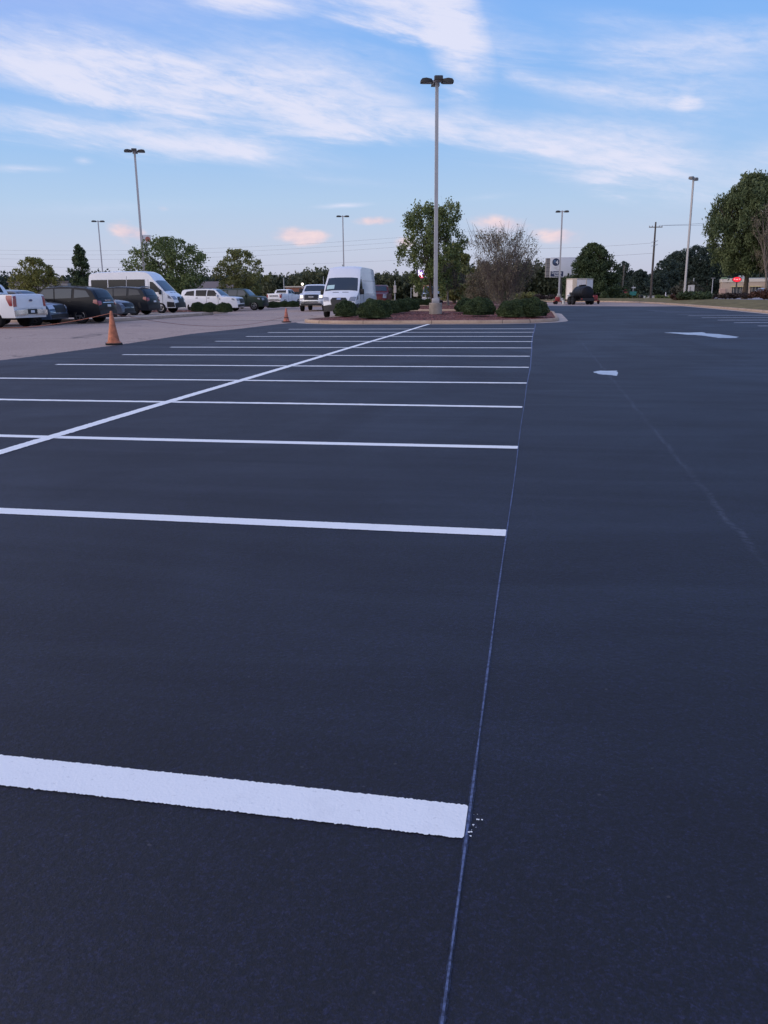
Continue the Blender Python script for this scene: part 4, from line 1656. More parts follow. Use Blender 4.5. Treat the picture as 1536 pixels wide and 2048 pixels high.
def suv_parts(L, H, W, o):
    z = lambda f: f * H
    x = lambda f: f * L
    P = [('windshield', GLASSB, 'front', [(-.86, z(.69)), (.86, z(.69)), (.88, z(.945)), (-.88, z(.945))]),
         ('rear_window', GLASS, 'rear', [(-.80, z(.675)), (.80, z(.675)), (.78, z(.885)), (-.78, z(.885))]),
         ('side_window', GLASS, 'side', [(x(-.02), z(.665)), (x(.175), z(.665)), (x(.095), z(.91)), (x(-.01), z(.925))]),
         ('side_window', GLASS, 'side', [(x(-.205), z(.675)), (x(-.035), z(.665)), (x(-.025), z(.925)), (x(-.205), z(.925))]),
         ('side_window', GLASS, 'side', [(x(-.405), z(.705)), (x(-.235), z(.68)), (x(-.235), z(.905)), (x(-.355), z(.87))]),
         ('grille', BLACK, 'front', [(-.52, z(.36)), (.52, z(.36)), (.60, z(.555)), (-.60, z(.555))], .014),
         ('bumper', BLACK, 'front', [(-.95, z(.21)), (.95, z(.21)), (.95, z(.315)), (-.95, z(.315))], .02),
         ('bumper', BLACK, 'rear', [(-.96, z(.23)), (.96, z(.23)), (.96, z(.36)), (-.96, z(.36))], .02),
         ('headlight', o.get('lamp', LAMP), 'fronts', [(.60, z(.46)), (.99, z(.47)), (.99, z(.57)), (.64, z(.56))], .016),
         ('taillight', REDL, 'rears', [(.74, z(.50)), (1.0, z(.50)), (1.0, z(.625)), (.70, z(.60))], .016),
         ('taillight', REDL, 'side', [(x(-.488), z(.50)), (x(-.44), z(.55)), (x(-.445), z(.63)), (x(-.482), z(.63))], .016),
         ('headlight', o.get('lamp', LAMP), 'side', [(x(.405), z(.51)), (x(.46), z(.47)), (x(.455), z(.55)), (x(.41), z(.575))], .014),
         ('licence_plate', PLATE, 'rear', [(-.17, z(.44)), (.17, z(.44)), (.17, z(.50)), (-.17, z(.50))], .03),
         ('door_handle', BLACK, 'side', [(x(-.01), z(.575)), (x(.025), z(.575)), (x(.025), z(.597)), (x(-.01), z(.597))], .03),
         ('door_handle', BLACK, 'side', [(x(-.205), z(.58)), (x(-.17), z(.58)), (x(-.17), z(.602)), (x(-.205), z(.602))], .03),
         ('door_seam', WELL, 'side', [(x(-.03), z(.24)), (x(-.0265), z(.24)), (x(-.0265), z(.655)), (x(-.03), z(.655))], .004),
         ('door_seam', WELL, 'side', [(x(.165), z(.26)), (x(.1685), z(.26)), (x(.1685), z(.645)), (x(.165), z(.645))], .004),
         ('sill', BLACK, 'side', [(x(-.20), z(.175)), (x(.22), z(.175)), (x(.22), z(.235)), (x(-.20), z(.235))], .014)]
    return P


def mk_suv(name, label, cat, loc, heading, L, W, H, pm, prof, rim, extra=(), lamp=None, skip=(), spokes=6, group=None, tum=.2, side=None):
    sh = Shell(L, W, sc(prof, L, H), 0.16 * H, 0.655 * H, tum, 0.045, .22, .10)
    P = [p for p in suv_parts(L, H, W, {'lamp': lamp or LAMP}) if p[0] not in skip] + list(extra)
    if side:
        P = [(p[0], side) + tuple(p[2:]) if p[0] == 'side_window' else p for p in P]
    r = 0.205 * H
    return car(name, label, cat, loc, heading, sh, pm, (r, .25, .305 * L, -.285 * L), rim, P, group, mirror=(.155 * L, .68 * H, .22), mirm=pm, spokes=spokes), sh


def pick_parts(L, H, o):
    z = lambda f: f * H
    x = lambda f: f * L
    lm = o.get('lamp', LAMP)
    return [('windshield', GLASSB, 'front', [(-.86, z(.74)), (.86, z(.74)), (.88, z(.95)), (-.88, z(.95))]),
            ('rear_window', GLASS, 'rear', [(-.74, z(.775)), (.74, z(.775)), (.74, z(.93)), (-.74, z(.93))]),
            ('bed_cover', BLACK, 'top', [(x(-.478), -.86), (x(-.17), -.86), (x(-.17), .86), (x(-.478), .86)], .006),
            ('side_window', GLASS, 'side', [(x(.02), z(.725)), (x(.165), z(.725)), (x(.095), z(.925)), (x(.025), z(.935))]),
            ('side_window', GLASS, 'side', [(x(-.125), z(.735)), (x(.0), z(.725)), (x(.008), z(.935)), (x(-.10), z(.925))]),
            ('grille', o.get('grille', BLACK), 'front', [(-.58, z(.42)), (.58, z(.42)), (.60, z(.615)), (-.60, z(.615))], .016),
            ('bumper', o.get('bumper', CHROME), 'front', [(-.97, z(.295)), (.97, z(.295)), (.97, z(.395)), (-.97, z(.395))], .05),
            ('air_dam', BLACK, 'front', [(-.93, z(.21)), (.93, z(.21)), (.93, z(.29)), (-.93, z(.29))], .03),
            ('headlight', lm, 'fronts', [(.64, z(.455)), (.97, z(.455)), (.98, z(.60)), (.66, z(.61))], .016),
            ('taillight', REDL, 'rears', [(.83, z(.475)), (1.0, z(.475)), (1.0, z(.70)), (.83, z(.70))], .014),
            ('taillight', REDL, 'side', [(x(-.490), z(.475)), (x(-.465), z(.475)), (x(-.435), z(.63)), (x(-.435), z(.70)), (x(-.487), z(.70))], .014),
            ('door_handle', BLACK, 'side', [(x(.03), z(.625)), (x(.06), z(.625)), (x(.06), z(.645)), (x(.03), z(.645))], .03),
            ('door_seam', WELL, 'side', [(x(.010), z(.25)), (x(.013), z(.25)), (x(.013), z(.715)), (x(.010), z(.715))], .004),
            ('door_seam', WELL, 'side', [(x(-.145), z(.30)), (x(-.142), z(.30)), (x(-.142), z(.715)), (x(-.145), z(.715))], .004)]


def mk_pick(name, label, loc, heading, L, W, H, pm, rim, extra=(), o=None, skip=(), r=.40, mirror=.26, group=None):
    sh = Shell(L, W, sc(PICK, L, H), .22 * H, .715 * H, .18, .04, .16, .05, .10, .03)
    P = [p for p in pick_parts(L, H, o or {}) if p[0] not in skip] + list(extra)
    return car(name, label, 'pickup truck', loc, heading, sh, pm, (r, .27, .325 * L, -.305 * L), rim, P, group, mirror=(.165 * L, .745 * H, mirror), mirm=BLACK), sh


def mk_van(name, label, loc, heading, L, W, H, pm, extra=(), group=None):
    sh = Shell(L, W, sc(VAN, L, H), .125 * H,   .50 * H, .13, .065, .20, .06, .16, .03)
    z = lambda f: f * H
    x = lambda f: f * L
    P = [('windshield', GLASSB, 'front', [(-.93, z(.53)), (.93, z(.53)), (.88, z(.775)), (-.88, z(.775))]),
         ('side_window', GLASS, 'side', [(x(.215), z(.50)), (x(.345), z(.50)), (x(.335), z(.55)), (x(.25), z(.735)), (x(.215), z(.745))]),
         ('grille', BLACK, 'front', [(-.46, z(.255)), (.46, z(.255)), (.52, z(.34)), (.40, z(.385)), (-.40, z(.385)), (-.52, z(.34))], .02),
         ('bumper', BLACK, 'front', [(-.985, z(.135)), (.985, z(.135)), (.985, z(.255)), (-.985, z(.255))], .03),
         ('bumper', BLACK, 'side', [(x(.405), z(.145)), (x(.496), z(.145)), (x(.492), z(.255)), (x(.41), z(.275))], .02),
         ('headlight', LAMP, 'fronts', [(.60, z(.325)), (.97, z(.335)), (.99, z(.42)), (.66, z(.40))], .016),
         ('headlight', LAMP, 'side', [(x(.425), z(.355)), (x(.47), z(.335)), (x(.452), z(.40)), (x(.42), z(.43))], .014),
         ('door_seam', WELL, 'side', [(x(.195), z(.16)), (x(.198), z(.16)), (x(.198), z(.80)), (x(.195), z(.80))], .004),
         ('door_seam', WELL, 'side', [(x(.352), z(.20)), (x(.355), z(.20)), (x(.355), z(.50)), (x(.352), z(.50))], .004),
         ('rub_strip', BLACK, 'side', [(x(-.48), z(.235)), (x(-.34), z(.235)), (x(-.34), z(.265)), (x(-.48), z(.265))], .02),
         ('hood_vent', BLACK, 'fronts', [(.10, z(.487)), (.46, z(.487)), (.46, z(.494)), (.10, z(.494))], .008)] + list(extra)
    return car(name, label, 'van', loc, heading, sh, pm, (.345, .24, .325 * L, -.255 * L), ALLOY, P, group, steel=True, mirror=(.335 * L, .50 * H, .30), mirm=BLACK), sh


def badge(root, sh, u, z, w_, h_, m, where='rear', rimm=CHROME):
    """oval emblem with a bright rim"""
    p = getattr(sh, where)(u, z)
    sgn = -1 if where == 'rear' else 1
    M = Matrix.Translation(p + Vector((sgn * 0.03, 0, 0))) @ Matrix.Rotation(sgn * PI / 2, 4, 'Y') @ Matrix.Diagonal((h_ / 2, w_ / 2, 1, 1))
    b = MB()
    b.lathe([(1, -0.03), (1, 0.006), (0.96, 0.012)], 24, M)
    e = b.build('emblem', rimm, root, smooth=40)
    b = MB()
    b.lathe([(.82, 0.0), (.82, 0.018)], 24, M)
    b.build('emblem_face', m, e)


def lettering(root, sh, s, u, z, size, m, where='rear'):
    p = getattr(sh, where)(u, z)
    if where == 'rear':
        text_obj('lettering', s, size, m, root, p + Vector((-0.022, 0, 0)), (PI / 2, 0, -PI / 2), 0.012, 0.006)
    return


# white pickup at the left edge
L, H = 5.9, 1.95
r_, s_ = mk_pick('pickup_truck', 'white pickup truck cut by the left edge, tailgate and chrome rear bumper showing', (-24.75, 34.9, 0), 171, L, 2.03, H, P_WHITE, ALLOYD,
                 [('bumper', CHROME, 'rears', [(.30, .285 * H), (1.0, .285 * H), (1.0, .40 * H), (.30, .40 * H)], .07),
                  ('bumper_step', BLACK, 'rear', [(-.30, .30 * H), (.30, .30 * H), (.30, .405 * H), (-.30, .405 * H)], .06),
                  ('licence_plate', PLATE, 'rear', [(-.13, .325 * H), (.10, .325 * H), (.10, .38 * H), (-.13, .38 * H)], .07),
                  ('tailgate', P_WHITE, 'rear', [(-.80, .43 * H), (.80, .43 * H), (.80, .715 * H), (-.80, .715 * H)], .016)])
badge(r_, s_, 0.0, .595 * H, .24, .105, BADGE)
# slate hatch beside it
L, H = 4.6, 1.64
r_, s_ = mk_suv('hatchback_car', 'slate blue car nosing out between white pickup and black suv', 'car', (-24.5, 37.5, 0), 0, 4.6, 1.86, 1.64, P_SLATE, SUVP, ALLOYD, lamp=mat('bright headlamp', (.50, .53, .60), .12, metal=.2, coat=.6), extra=
                [('lamp_surround', CHROME, 'side', [(.40 * L, .50 * H), (.465 * L, .455 * H), (.465 * L, .475 * H), (.405 * L, .52 * H)], .018),
                 ('light_strip', CHROME, 'fronts', [(.62, .345 * 1.64), (.96, .39 * 1.64), (.96, .405 * 1.64), (.62, .36 * 1.64)], .02)])
# black suv
L, H = 5.05, 1.80
r_, s_ = mk_suv('suv', 'black suv with red tail lamps, rear towards the big traffic cone', 'suv', (-23.65, 40.1, 0), 180, L, 2.0, H, P_BLACK, SUVP, ALLOY,
                [('roof_rail', BLACK, 'top', [(-.35 * L, .80), (.05 * L, .80), (.05 * L, .86), (-.35 * L, .86)], .05),
                 ('roof_rail', BLACK, 'top', [(-.35 * L, -.86), (.05 * L, -.86), (.05 * L, -.80), (-.35 * L, -.80)], .05),
                 ('trim_bar', CHROME, 'rear', [(-.60, .545 * H), (.60, .545 * H), (.60, .562 * H), (-.60, .562 * H)], .02)], spokes=5, side=GLASS2)
lettering(r_, s_, 'EXPLORER', -.02, .60 * H, .115, CHROME)
# sports coupe on the pad
L, H, W = 4.8, 1.40, 1.9
sh = Shell(L, W, sc(COUPE, L, H), .13 * H, .68 * H, .26, .05, .30, .12, .18, .10)
z = lambda f: f * H
car('coupe_car', 'low steel grey coupe, front between black suv and dark suv', 'car', (-25.1, 45.6, .155), 0, sh, P_GREY, (.34, .26, .30 * L, -.28 * L), ALLOYD,
    [('windshield', GLASSB, 'front', [(-.85, z(.74)), (.85, z(.74)), (.86, z(.94)), (-.86, z(.94))]),
     ('side_window', GLASS, 'side', [(-.18 * L, z(.72)), (.14 * L, z(.71)), (.04 * L, z(.90)), (-.10 * L, z(.92))]),
     ('grille', BLACK, 'front', [(-.66, z(.40)), (.66, z(.40)), (.70, z(.545)), (-.70, z(.545))], .02),
     ('air_intake', BLACK, 'front', [(-.80, z(.20)), (.80, z(.20)), (.72, z(.34)), (-.72, z(.34))], .016),
     ('headlight', LAMP, 'fronts', [(.76, z(.47)), (.99, z(.49)), (.97, z(.555)), (.78, z(.55))], .016),
     ('splitter', BLACK, 'front', [(-.95, z(.14)), (.95, z(.14)), (.95, z(.185)), (-.95, z(.185))], .05)], mirror=(.13 * L, .72 * H, .16), mirm=P_GREY)
# dark suv on the pad
L, H = 4.7, 1.70
r_, s_ = mk_suv('suv', 'dark charcoal suv with red tail lamp and white plate, beside the passenger van', 'suv', (-25.45, 49.6, .155), 180, L, 1.95, H, P_NAVY, SUVP, ALLOYD, side=mat('smoky glass', (0.030, 0.036, 0.044), 0.06, spec=0.4), extra=
                [('rear_spoiler', BLACK, 'rear', [(-.80, .915 * H), (.80, .915 * H), (.78, .945 * H), (-.78, .945 * H)], .10),
                 ('wheel_arch_trim', BLACK, 'side', [(-.41 * L, .25 * H), (-.375 * L, .25 * H), (-.36 * L, .43 * H), (-.39 * L, .45 * H)], .01)])
# white passenger van
L, H = 6.2, 2.72
r_, s_ = mk_van('passenger_van', 'white high roof passenger van with dark side glass, facing right', (-26.6, 54.6, .155), 0, L, 2.06, H, P_WHITE,
                [('side_window', GLASS, 'side', [(-.045 * L, .535 * H), (.16 * L, .535 * H), (.16 * L, .80 * H), (-.045 * L, .80 * H)]),
                 ('side_window', GLASS, 'side', [(-.26 * L, .535 * H), (-.055 * L, .535 * H), (-.055 * L, .80 * H), (-.26 * L, .80 * H)]),
                 ('side_window', GLASS, 'side', [(-.465 * L, .535 * H), (-.27 * L, .535 * H), (-.27 * L, .80 * H), (-.465 * L, .80 * H)]),
                 ('door_seam', WELL, 'side', [(-.05 * L, .16 * H), (-.047 * L, .16 * H), (-.047 * L, .88 * H), (-.05 * L, .88 * H)], .004),
                 ('emblem', CHROME, 'front', [(-.09, .345 * H), (.09, .345 * H), (.09, .368 * H), (-.09, .368 * H)], .04)])
# white suv and green suv
L, H = 5.05, 1.80
r_, s_ = mk_suv('suv', 'white suv seen from its side behind three clipped shrubs, facing right', 'suv', (-25.95, 66.4, 0), 0, L, 2.0, H, P_WHITE, BOXP, ALLOYD,
                [('roof_panel', BLACK, 'top', [(-.12 * L, -.7), (.03 * L, -.7), (.03 * L, .7), (-.12 * L, .7)], .008),
                 ('wheel_arch_trim', BLACK, 'side', [(.20 * L, .20 * H), (.225 * L, .20 * H), (.245 * L, .40 * H), (.225 * L, .42 * H)], .01),
                 ('badge', BLACK, 'side', [(.19 * L, .50 * H), (.20 * L, .50 * H), (.20 * L, .58 * H), (.19 * L, .58 * H)], .014)])
L, H = 4.4, 1.80
r_, s_ = mk_suv('suv', 'dark green boxy suv parked nose right beside the white suv', 'suv', (-24.95, 70.6, 0), 0, L, 1.89, H, P_GREEN, BOXP, ALLOY, side=GLASS2, extra=
                [('wheel_arch_trim', BLACK, 'side', [(.20 * L, .20 * H), (.225 * L, .20 * H), (.245 * L, .40 * H), (.225 * L, .42 * H)], .01)], spokes=6)
# far white pickup, tailgate towards us
L, H = 5.3, 1.85
r_, s_ = mk_pick('pickup_truck', 'small white far pickup truck, lettered tailgate towards the camera', (-30.0, 100, 0), 78, L, 1.95, H, P_WHITE, ALLOYD,
                 [('bumper', CHROME, 'rear', [(-.97, .29 * H), (.97, .29 * H), (.97, .39 * H), (-.97, .39 * H)], .06)], r=.38)
lettering(r_, s_, 'MAVERICK', 0.0, .58 * H, .24, mat('tailgate lettering', (0.16, 0.15, 0.16), 0.5))
# heavy pickup with its lamps on
L, H = 6.2, 2.03
r_, s_ = mk_pick('pickup_truck', 'large white pickup truck facing the camera with headlights lit', (-17.55, 67.5, 0), -84, L, 2.03, H, P_WHITE, ALLOYD,
                 [('headlight', LAMPON, 'fronts', [(.70, .505 * H), (.90, .505 * H), (.90, .585 * H), (.70, .585 * H)], .03),
                  ('bumper_slot', BLACK, 'front', [(-.62, .325 * H), (.62, .325 * H), (.62, .365 * H), (-.62, .365 * H)], .06)], mirror=.40)
badge(r_, s_, 0.0, .525 * H, .42, .14, CHROME, 'front', CHROME)
# white cargo van
L, H = 6.0, 2.82
r_, s_ = mk_van('cargo_van', 'white high roof cargo van facing the camera with a price sheet in its windshield', (-10.95, 49.8, 0), -90, L, 2.14, H, P_WHITE,
                [('price_sheet', STICK, 'front', [(-.85, .555 * H), (-.42, .555 * H), (-.42, .63 * H), (-.85, .63 * H)], .022),
                 ('emblem', CHROME, 'front', [(-.12, .345 * H), (.12, .345 * H), (.12, .372 * H), (-.12, .372 * H)], .04),
                 ('panel_seam', WELL, 'side', [(-.46 * L, .71 * H), (.17 * L, .71 * H), (.17 * L, .714 * H), (-.46 * L, .714 * H)], .004),
                 ('panel_seam', WELL, 'side', [(-.46 * L, .45 * H), (.17 * L, .45 * H), (.17 * L, .454 * H), (-.46 * L, .454 * H)], .004)])
# red pickup peeping out behind the van
r_, s_ = mk_pick('pickup_truck', 'dark red truck mostly hidden behind the right side of the cargo van', (-14.1, 76, 0), -84, 5.9, 2.03, 2.0, P_RED, ALLOYD, [], {'grille': P_RED, 'bumper': P_RED}, mirror=.42)
# silver blue pickup behind the lamp post
r_, s_ = mk_pick('pickup_truck', 'silver blue pickup truck facing the camera right behind the main lamp post', (-10.95, 90, 0), -86, 5.9, 2.03, 1.95, P_SILVER, ALLOYD,
                 [('lamp_surround', P_WHITE, 'fronts', [(.62, .425 * 1.95), (.97, .425 * 1.95), (.97, .447 * 1.95), (.62, .447 * 1.95)], .03),
                  ('lamp_surround', P_WHITE, 'fronts', [(.62, .612 * 1.95), (.97, .612 * 1.95), (.97, .632 * 1.95), (.62, .632 * 1.95)], .03)], {'lamp': GLASS, 'bumper': P_SILVER})
# cars far off on the road
g_ = base(1100, 190)
mk_suv('far_car', 'small white far car on the road left of the pylon sign', 'car', (g_.x, g_.y, 0.0), 172, 4.6, 1.85, 1.5, P_WHITE, SUVP, ALLOY, group='cars far off on the road', skip=('bumper', 'sill', 'roof_rail'))
g_ = base(818, 190)
mk_suv('far_car', 'small pale far car between the thin posts left of the dark pickup', 'car', (g_.x, g_.y, 0.0), 8, 4.6, 1.85, 1.45, P_SILVER, SUVP, ALLOY, group='cars far off on the road', skip=('bumper', 'sill', 'roof_rail'))
g_ = base(1524, 150)
mk_suv('far_car', 'small silver far car parked at the restaurant front', 'car', (g_.x, g_.y, 0.0), 100, 4.6, 1.85, 1.5, P_SILVER, SUVP, ALLOY, group='cars far off on the road', skip=('bumper', 'sill', 'roof_rail'))

# ------------------------------------------------------------------ lamp posts
STEEL = mat('grey painted steel', (0.40, 0.39, 0.40), 0.45, metal=0.2, noise=0.08, scale=0.8)
BRONZE = mat('bronze lamp housing', (0.035, 0.032, 0.030), 0.5)
HOUSG = mat('grey lamp housing', (0.16, 0.15, 0.145), 0.5)
LENS = mat('lamp lens', (0.30, 0.31, 0.33), 0.3)
FOOTC = mat('lamp footing concrete', (0.30, 0.255, 0.215), 0.9, noise=0.28, scale=3, bump=0.3, bscale=25)


def lamp_post(name, label, loc, H, rz, heads, foot_r=0.36, foot_h=0.62, w=0.20, hl=0.64, hwid=0.44, hh=0.19, arm=0.16, square=True, housing=None, group='car park lamp posts', tilt=0.04):
    root = thing(name, label, 'lamp post', loc, rz, group)
    b = MB()
    b.lathe([(foot_r, -0.3), (foot_r, foot_h - 0.03), (foot_r - 0.03, foot_h)], 22)
    b.build('footing', FOOTC, root, smooth=40)
    b = MB()
    b.box((0, 0, foot_h + 0.12), (w * 1.9, w * 1.9, 0.24), ch=0.02)
    b.build('base_cover', STEEL, root, smooth=35)
    b = MB()
    n = 4
    k = [(w / 2, foot_h + 0.24), (w / 2 * 0.80, H)]
    vs = []
    for r, z in k:
        vs += [(r, r, z), (-r, r, z), (-r, -r, z), (r, -r, z)]
    b.add(vs, [(i, (i + 1) % 4, 4 + (i + 1) % 4, 4 + i) for i in range(4)] + [(3, 2, 1, 0), (4, 5, 6, 7)])
    b.build('pole', STEEL, root)
    for a in heads:
        M = Matrix.Rotation(a, 3, 'Z')
        h = MB()
        x0, x1 = arm + w * .3, arm + w * .3 + hl
        zt = H - 0.03
        # shoe-box head with sloping nose
        prof = [(x0, zt - hh * .75, .55), (x0 + .06, zt, .7), (x0 + hl * .55, zt + tilt, 1), (x1 - .08, zt - hh * .15 + tilt, .98), (x1, zt - hh * .6 + tilt, .92)]
        vs = []
        for x, z, s in prof:
            y = hwid / 2 * s
            vs += [M @ Vector((x, -y, z - .02)), M @ Vector((x, -y * .8, z)), M @ Vector((x, y * .8, z)), M @ Vector((x, y, z - .02)), M @ Vector((x, y, zt - hh)), M @ Vector((x, -y, zt - hh))]
        fs = []
        for i in range(len(prof) - 1):
            for j in range(6):
                fs.append((i * 6 + j, i * 6 + (j + 1) % 6, (i + 1) * 6 + (j + 1) % 6, (i + 1) * 6 + j))
        fs += [tuple(range(6))[::-1], tuple((len(prof) - 1) * 6 + j for j in range(6))]
        h.add(vs, fs)
        ho = h.build('lamp_head', housing or BRONZE, root, smooth=25)
        l = MB()
        l.box(M @ Vector(((x0 + x1) / 2, 0, zt - hh - .008)), (hl * .72, hwid * .74, .02), M=M)
        l.build('lens', LENS, ho)
        a_ = MB()
        a_.box(M @ Vector((arm / 2 + w * .2, 0, zt - hh * .55)), (arm + w * .5, .11, .10), M=M)
        a_.build('arm', STEEL, root)
    return root


def lamp_at(x, ytop, D, z=0.0):
    g = base(x, D, z)
    return g, vtop(g, ytop) - z


g_ = at(871, 628.5, 0.15)
D_ = (g_ - CP).dot(FW)
lamp_post('lamp_post', 'tall main lamp post with four heads on a round concrete footing in the island', (g_.x, g_.y, 0.15), vtop(g_, 157) - 0.15, math.radians(14), [0, PI / 2, PI, -PI / 2])
g_, h_ = lamp_at(294, 299, 75)
lamp_post('lamp_post', 'tall lamp post with four heads rising behind the oak and passenger van', (g_.x, g_.y, 0), h_, math.radians(22), [0, PI / 2, PI, -PI / 2])
g_, h_ = lamp_at(211, 441, 132)
lamp_post('lamp_post', 'far two headed lamp post left of the oak', (g_.x, g_.y, 0), h_, math.radians(26), [0, PI], hl=.75)
g_, h_ = lamp_at(689, 431, 130)
lamp_post('lamp_post', 'far two headed lamp post rising behind the cargo van', (g_.x, g_.y, 0), h_, math.radians(14), [0, PI], hl=.75)
g_, h_ = lamp_at(1117, 421, 108)
lamp_post('lamp_post', 'two headed lamp post in front of the pylon sign', (g_.x, g_.y, 0), h_, math.radians(5), [0, PI], foot_r=.34, foot_h=.75, hl=.60)
g_, h_ = lamp_at(1368, 354, 93, 0.3)
lamp_post('lamp_post', 'lamp post on the right verge with two pale oval heads', (g_.x, g_.y, 0.3), h_, math.radians(62), [0, PI], foot_r=.36, foot_h=.55, hl=.75, hh=.26, housing=HOUSG)

# ------------------------------------------------------------------ utility poles and wires
WOOD = mat('weathered utility pole wood', (0.085, 0.072, 0.066), 0.95, noise=0.3, scale=3)
WOODL = mat('pale weathered wood', (0.19, 0.165, 0.135), 0.95, noise=0.2, scale=3)
GALV = mat('galvanised metal', (0.34, 0.35, 0.37), 0.5, metal=0.5)
WIRE = mat('grey power wire', (0.20, 0.20, 0.23), 0.7)
gu = base(1301, 113, 0.2)
Hu = vtop(gu, 444) - 0.2
up = thing('utility_pole', 'tall wooden utility pole with crossarm and insulators on the right', 'utility pole', gu, math.radians(8))
b = MB()
b.tube([(0, 0, -.2), (0, 0, Hu * .5), (0, 0, Hu)], [.17, .14, .10], 10)
b.build('pole', WOOD, up, smooth=50)
b = MB()
b.box((0, -.14, Hu - .65), (1.75, .10, .11))
b.build('crossarm', WOODL, up)
for x in (-.82, -.45, .45, .82):
    b = MB()
    b.lathe([(.05, 0), (.06, .05), (.035, .09), (.05, .12), (.02, .16)], 10, Matrix.Translation((x, -.14, Hu - .595)))
    b.build('insulator', mat('grey porcelain', (.35, .36, .38), .3), up, smooth=50)
for z in (Hu * .75, Hu * .70):
    b = MB()
    b.tube([(-.42, -.12, z - .1), (0, -.16, z), (.42, -.12, z + .1)], .035, 5)
    b.build('bracket', GALV, up)


def wire(label, a, c, sag, r=0.016, n=28):
    b = MB()
    pts = []
    for i in range(n + 1):
        t = i / n
        p = Vector(a).lerp(Vector(c), t)
        p.z -= sag * 4 * t * (1 - t)
        pts.append(p)
    b.tube(pts, r, 5, cap=False)
    return tag(b.build('power_line', WIRE), label, 'power line', 'power lines across the sky')


def up_pt(z, x=0.0):
    return Vector((gu.x + x * math.cos(.14), gu.y + x * math.sin(.14) - .16, z + .2))


far = lambda x, y, D: pt(x, y, D)
wire('thin power line from utility pole crossarm to above the right tree', up_pt(Hu - .45, .82), far(1600, 436, 125), .3)
wire('thin power line from utility pole top towards the drooping tree', up_pt(Hu - .45, .45), far(1600, 425, 125), .3)
wire('power line from the utility pole left towards the mounded tree', up_pt(Hu * .73, -.4), far(800, 478, 175), 1.2, .014)
wire('lower power line from the utility pole left behind the mounded tree', up_pt(Hu * .60), far(800, 497, 175), 1.2, .014)
wire('upper power line crossing the sky behind the cargo van', far(-60, 499, 190), far(960, 461, 170), 1.6, .014)
wire('second power line crossing the sky just below the upper one', far(-60, 507, 190), far(960, 470, 170), 1.6, .014)
wire('third power line crossing the sky behind the van roof', far(-60, 516, 190), far(960, 480, 170), 1.6, .014)
wire('lowest power line crossing behind the van roof', far(-60, 531, 190), far(960, 511, 170), 1.2, .014)
# stub post, thin street posts
g_ = base(1243, 116, 0.25)
st = thing('wooden_post', 'pale wooden stub post right of the mounded tree', 'post', g_)
b = MB()
b.tube([(0, 0, -.2), (.03, 0, 2.4), (.10, .0, vtop(g_, 531) - .25)], [.15, .13, .12], 9)
b.build('pole', WOODL, st, smooth=50)


def street_post(label, x, D, ytop, r, head, m=GALV, name='street_post', cat='post', group='thin posts along the road'):
    g = base(x, D)
    H = vtop(g, ytop)
    root = thing(name, label, cat, g, 0.2, group)
    b = MB()
    b.tube([(0, 0, -.1), (0, 0, H)], [r, r * .8], 8)
    b.build('pole', m, root)
    if head == 'lamp':
        b = MB()
        b.box((0.05, 0, H - .05), (.75, .3, .16), ch=.04)
        b.build('lamp_head', HOUSG, root)
    elif head == 'lit':
        b = MB()
        b.lathe([(.05, -.2), (.17, -.1), (.17, .08), (.05, .16)], 12, Matrix.Translation((0, 0, H)))
        b.build('lamp_globe', mat('lit globe', (.9, .8, .7), .4, emit=(1, .85, .7), es=2.2), root, smooth=50)
    elif head == 'box':
        b = MB()
        b.box((0, -.1, H * .62), (.34, .25, .95), ch=.03)
        b.build('meter_box', mat('pale box', (.46, .40, .36), .6), root)
    elif head == 'sign':
        b = MB()
        b.box((.62, -.04, H - .45), (.62, .05, 1.45), ch=.01)
        b.build('sign_panel', mat('cream sign', (.52, .46, .36), .6), root)
        b = MB()
        b.box((.25, -.02, H - .12), (.5, .05, .06))
        b.build('bracket', GALV, root)
    elif head == 'orange':
        b = MB()
        b.box((.25, -.05, H - .45), (.75, .06, .9), ch=.01)
        b.build('sign_panel', mat('orange cream sign', (.58, .30, .20), .6), root)
    elif head == 'white':
        b = MB()
        b.box((0, -.05, H - .42), (.75, .05, .82), ch=.01)
        s = b.build('sign_panel', mat('white sign', (.66, .65, .66), .5), root)
        b = MB()
        b.box((-.12, -.085, H - .45), (.16, .012, .5))
        b.build('sign_mark', mat('sign grey', (.36, .33, .34), .5), s)
    return root


street_post('pale thin post with meter box standing left of the shrubs by the dark pickup', 790, 110, 561, .07, 'box')
street_post('thin post with hanging cream sign left of the dark pickup', 822, 112, 575, .05, 'sign')
street_post('thin post with orange cream sign at the dark pickup roof', 848, 112, 570, .05, 'orange')
street_post('thin pale post left of the heavy pickup behind the small white pickup', 569, 140, 556, .09, 'none')
street_post('small lit globe lamp behind the heavy white pickup', 606, 120, 568, .07, 'lit', name='street_lamp', cat='lamp')
street_post('thin pole between heavy pickup and cargo van', 648, 140, 553, .07, 'none')
street_post('thin grey street lamp left of the restaurant', 1423, 170, 556, .10, 'lamp', name='street_lamp', cat='lamp')
street_post('thin bare pole behind the white sign on the verge', 1385, 180, 556, .10, 'none')
street_post('white sign on short post right of the right lamp base', 1380, 100, 570, .04, 'white', name='road_sign', cat='sign')
street_post('short white marker post right of the utility pole', 1344, 170, 583, .11, 'none', mat('white post', (.6, .6, .62), .5))
street_post('shorter white marker post close to the utility pole', 1331, 175, 584, .10, 'none', mat('white post', (.6, .6, .62), .5))
street_post('small white marker post left of the wooden stub post', 1230, 120, 580, .05, 'none', mat('white post', (.6, .6, .62), .5))
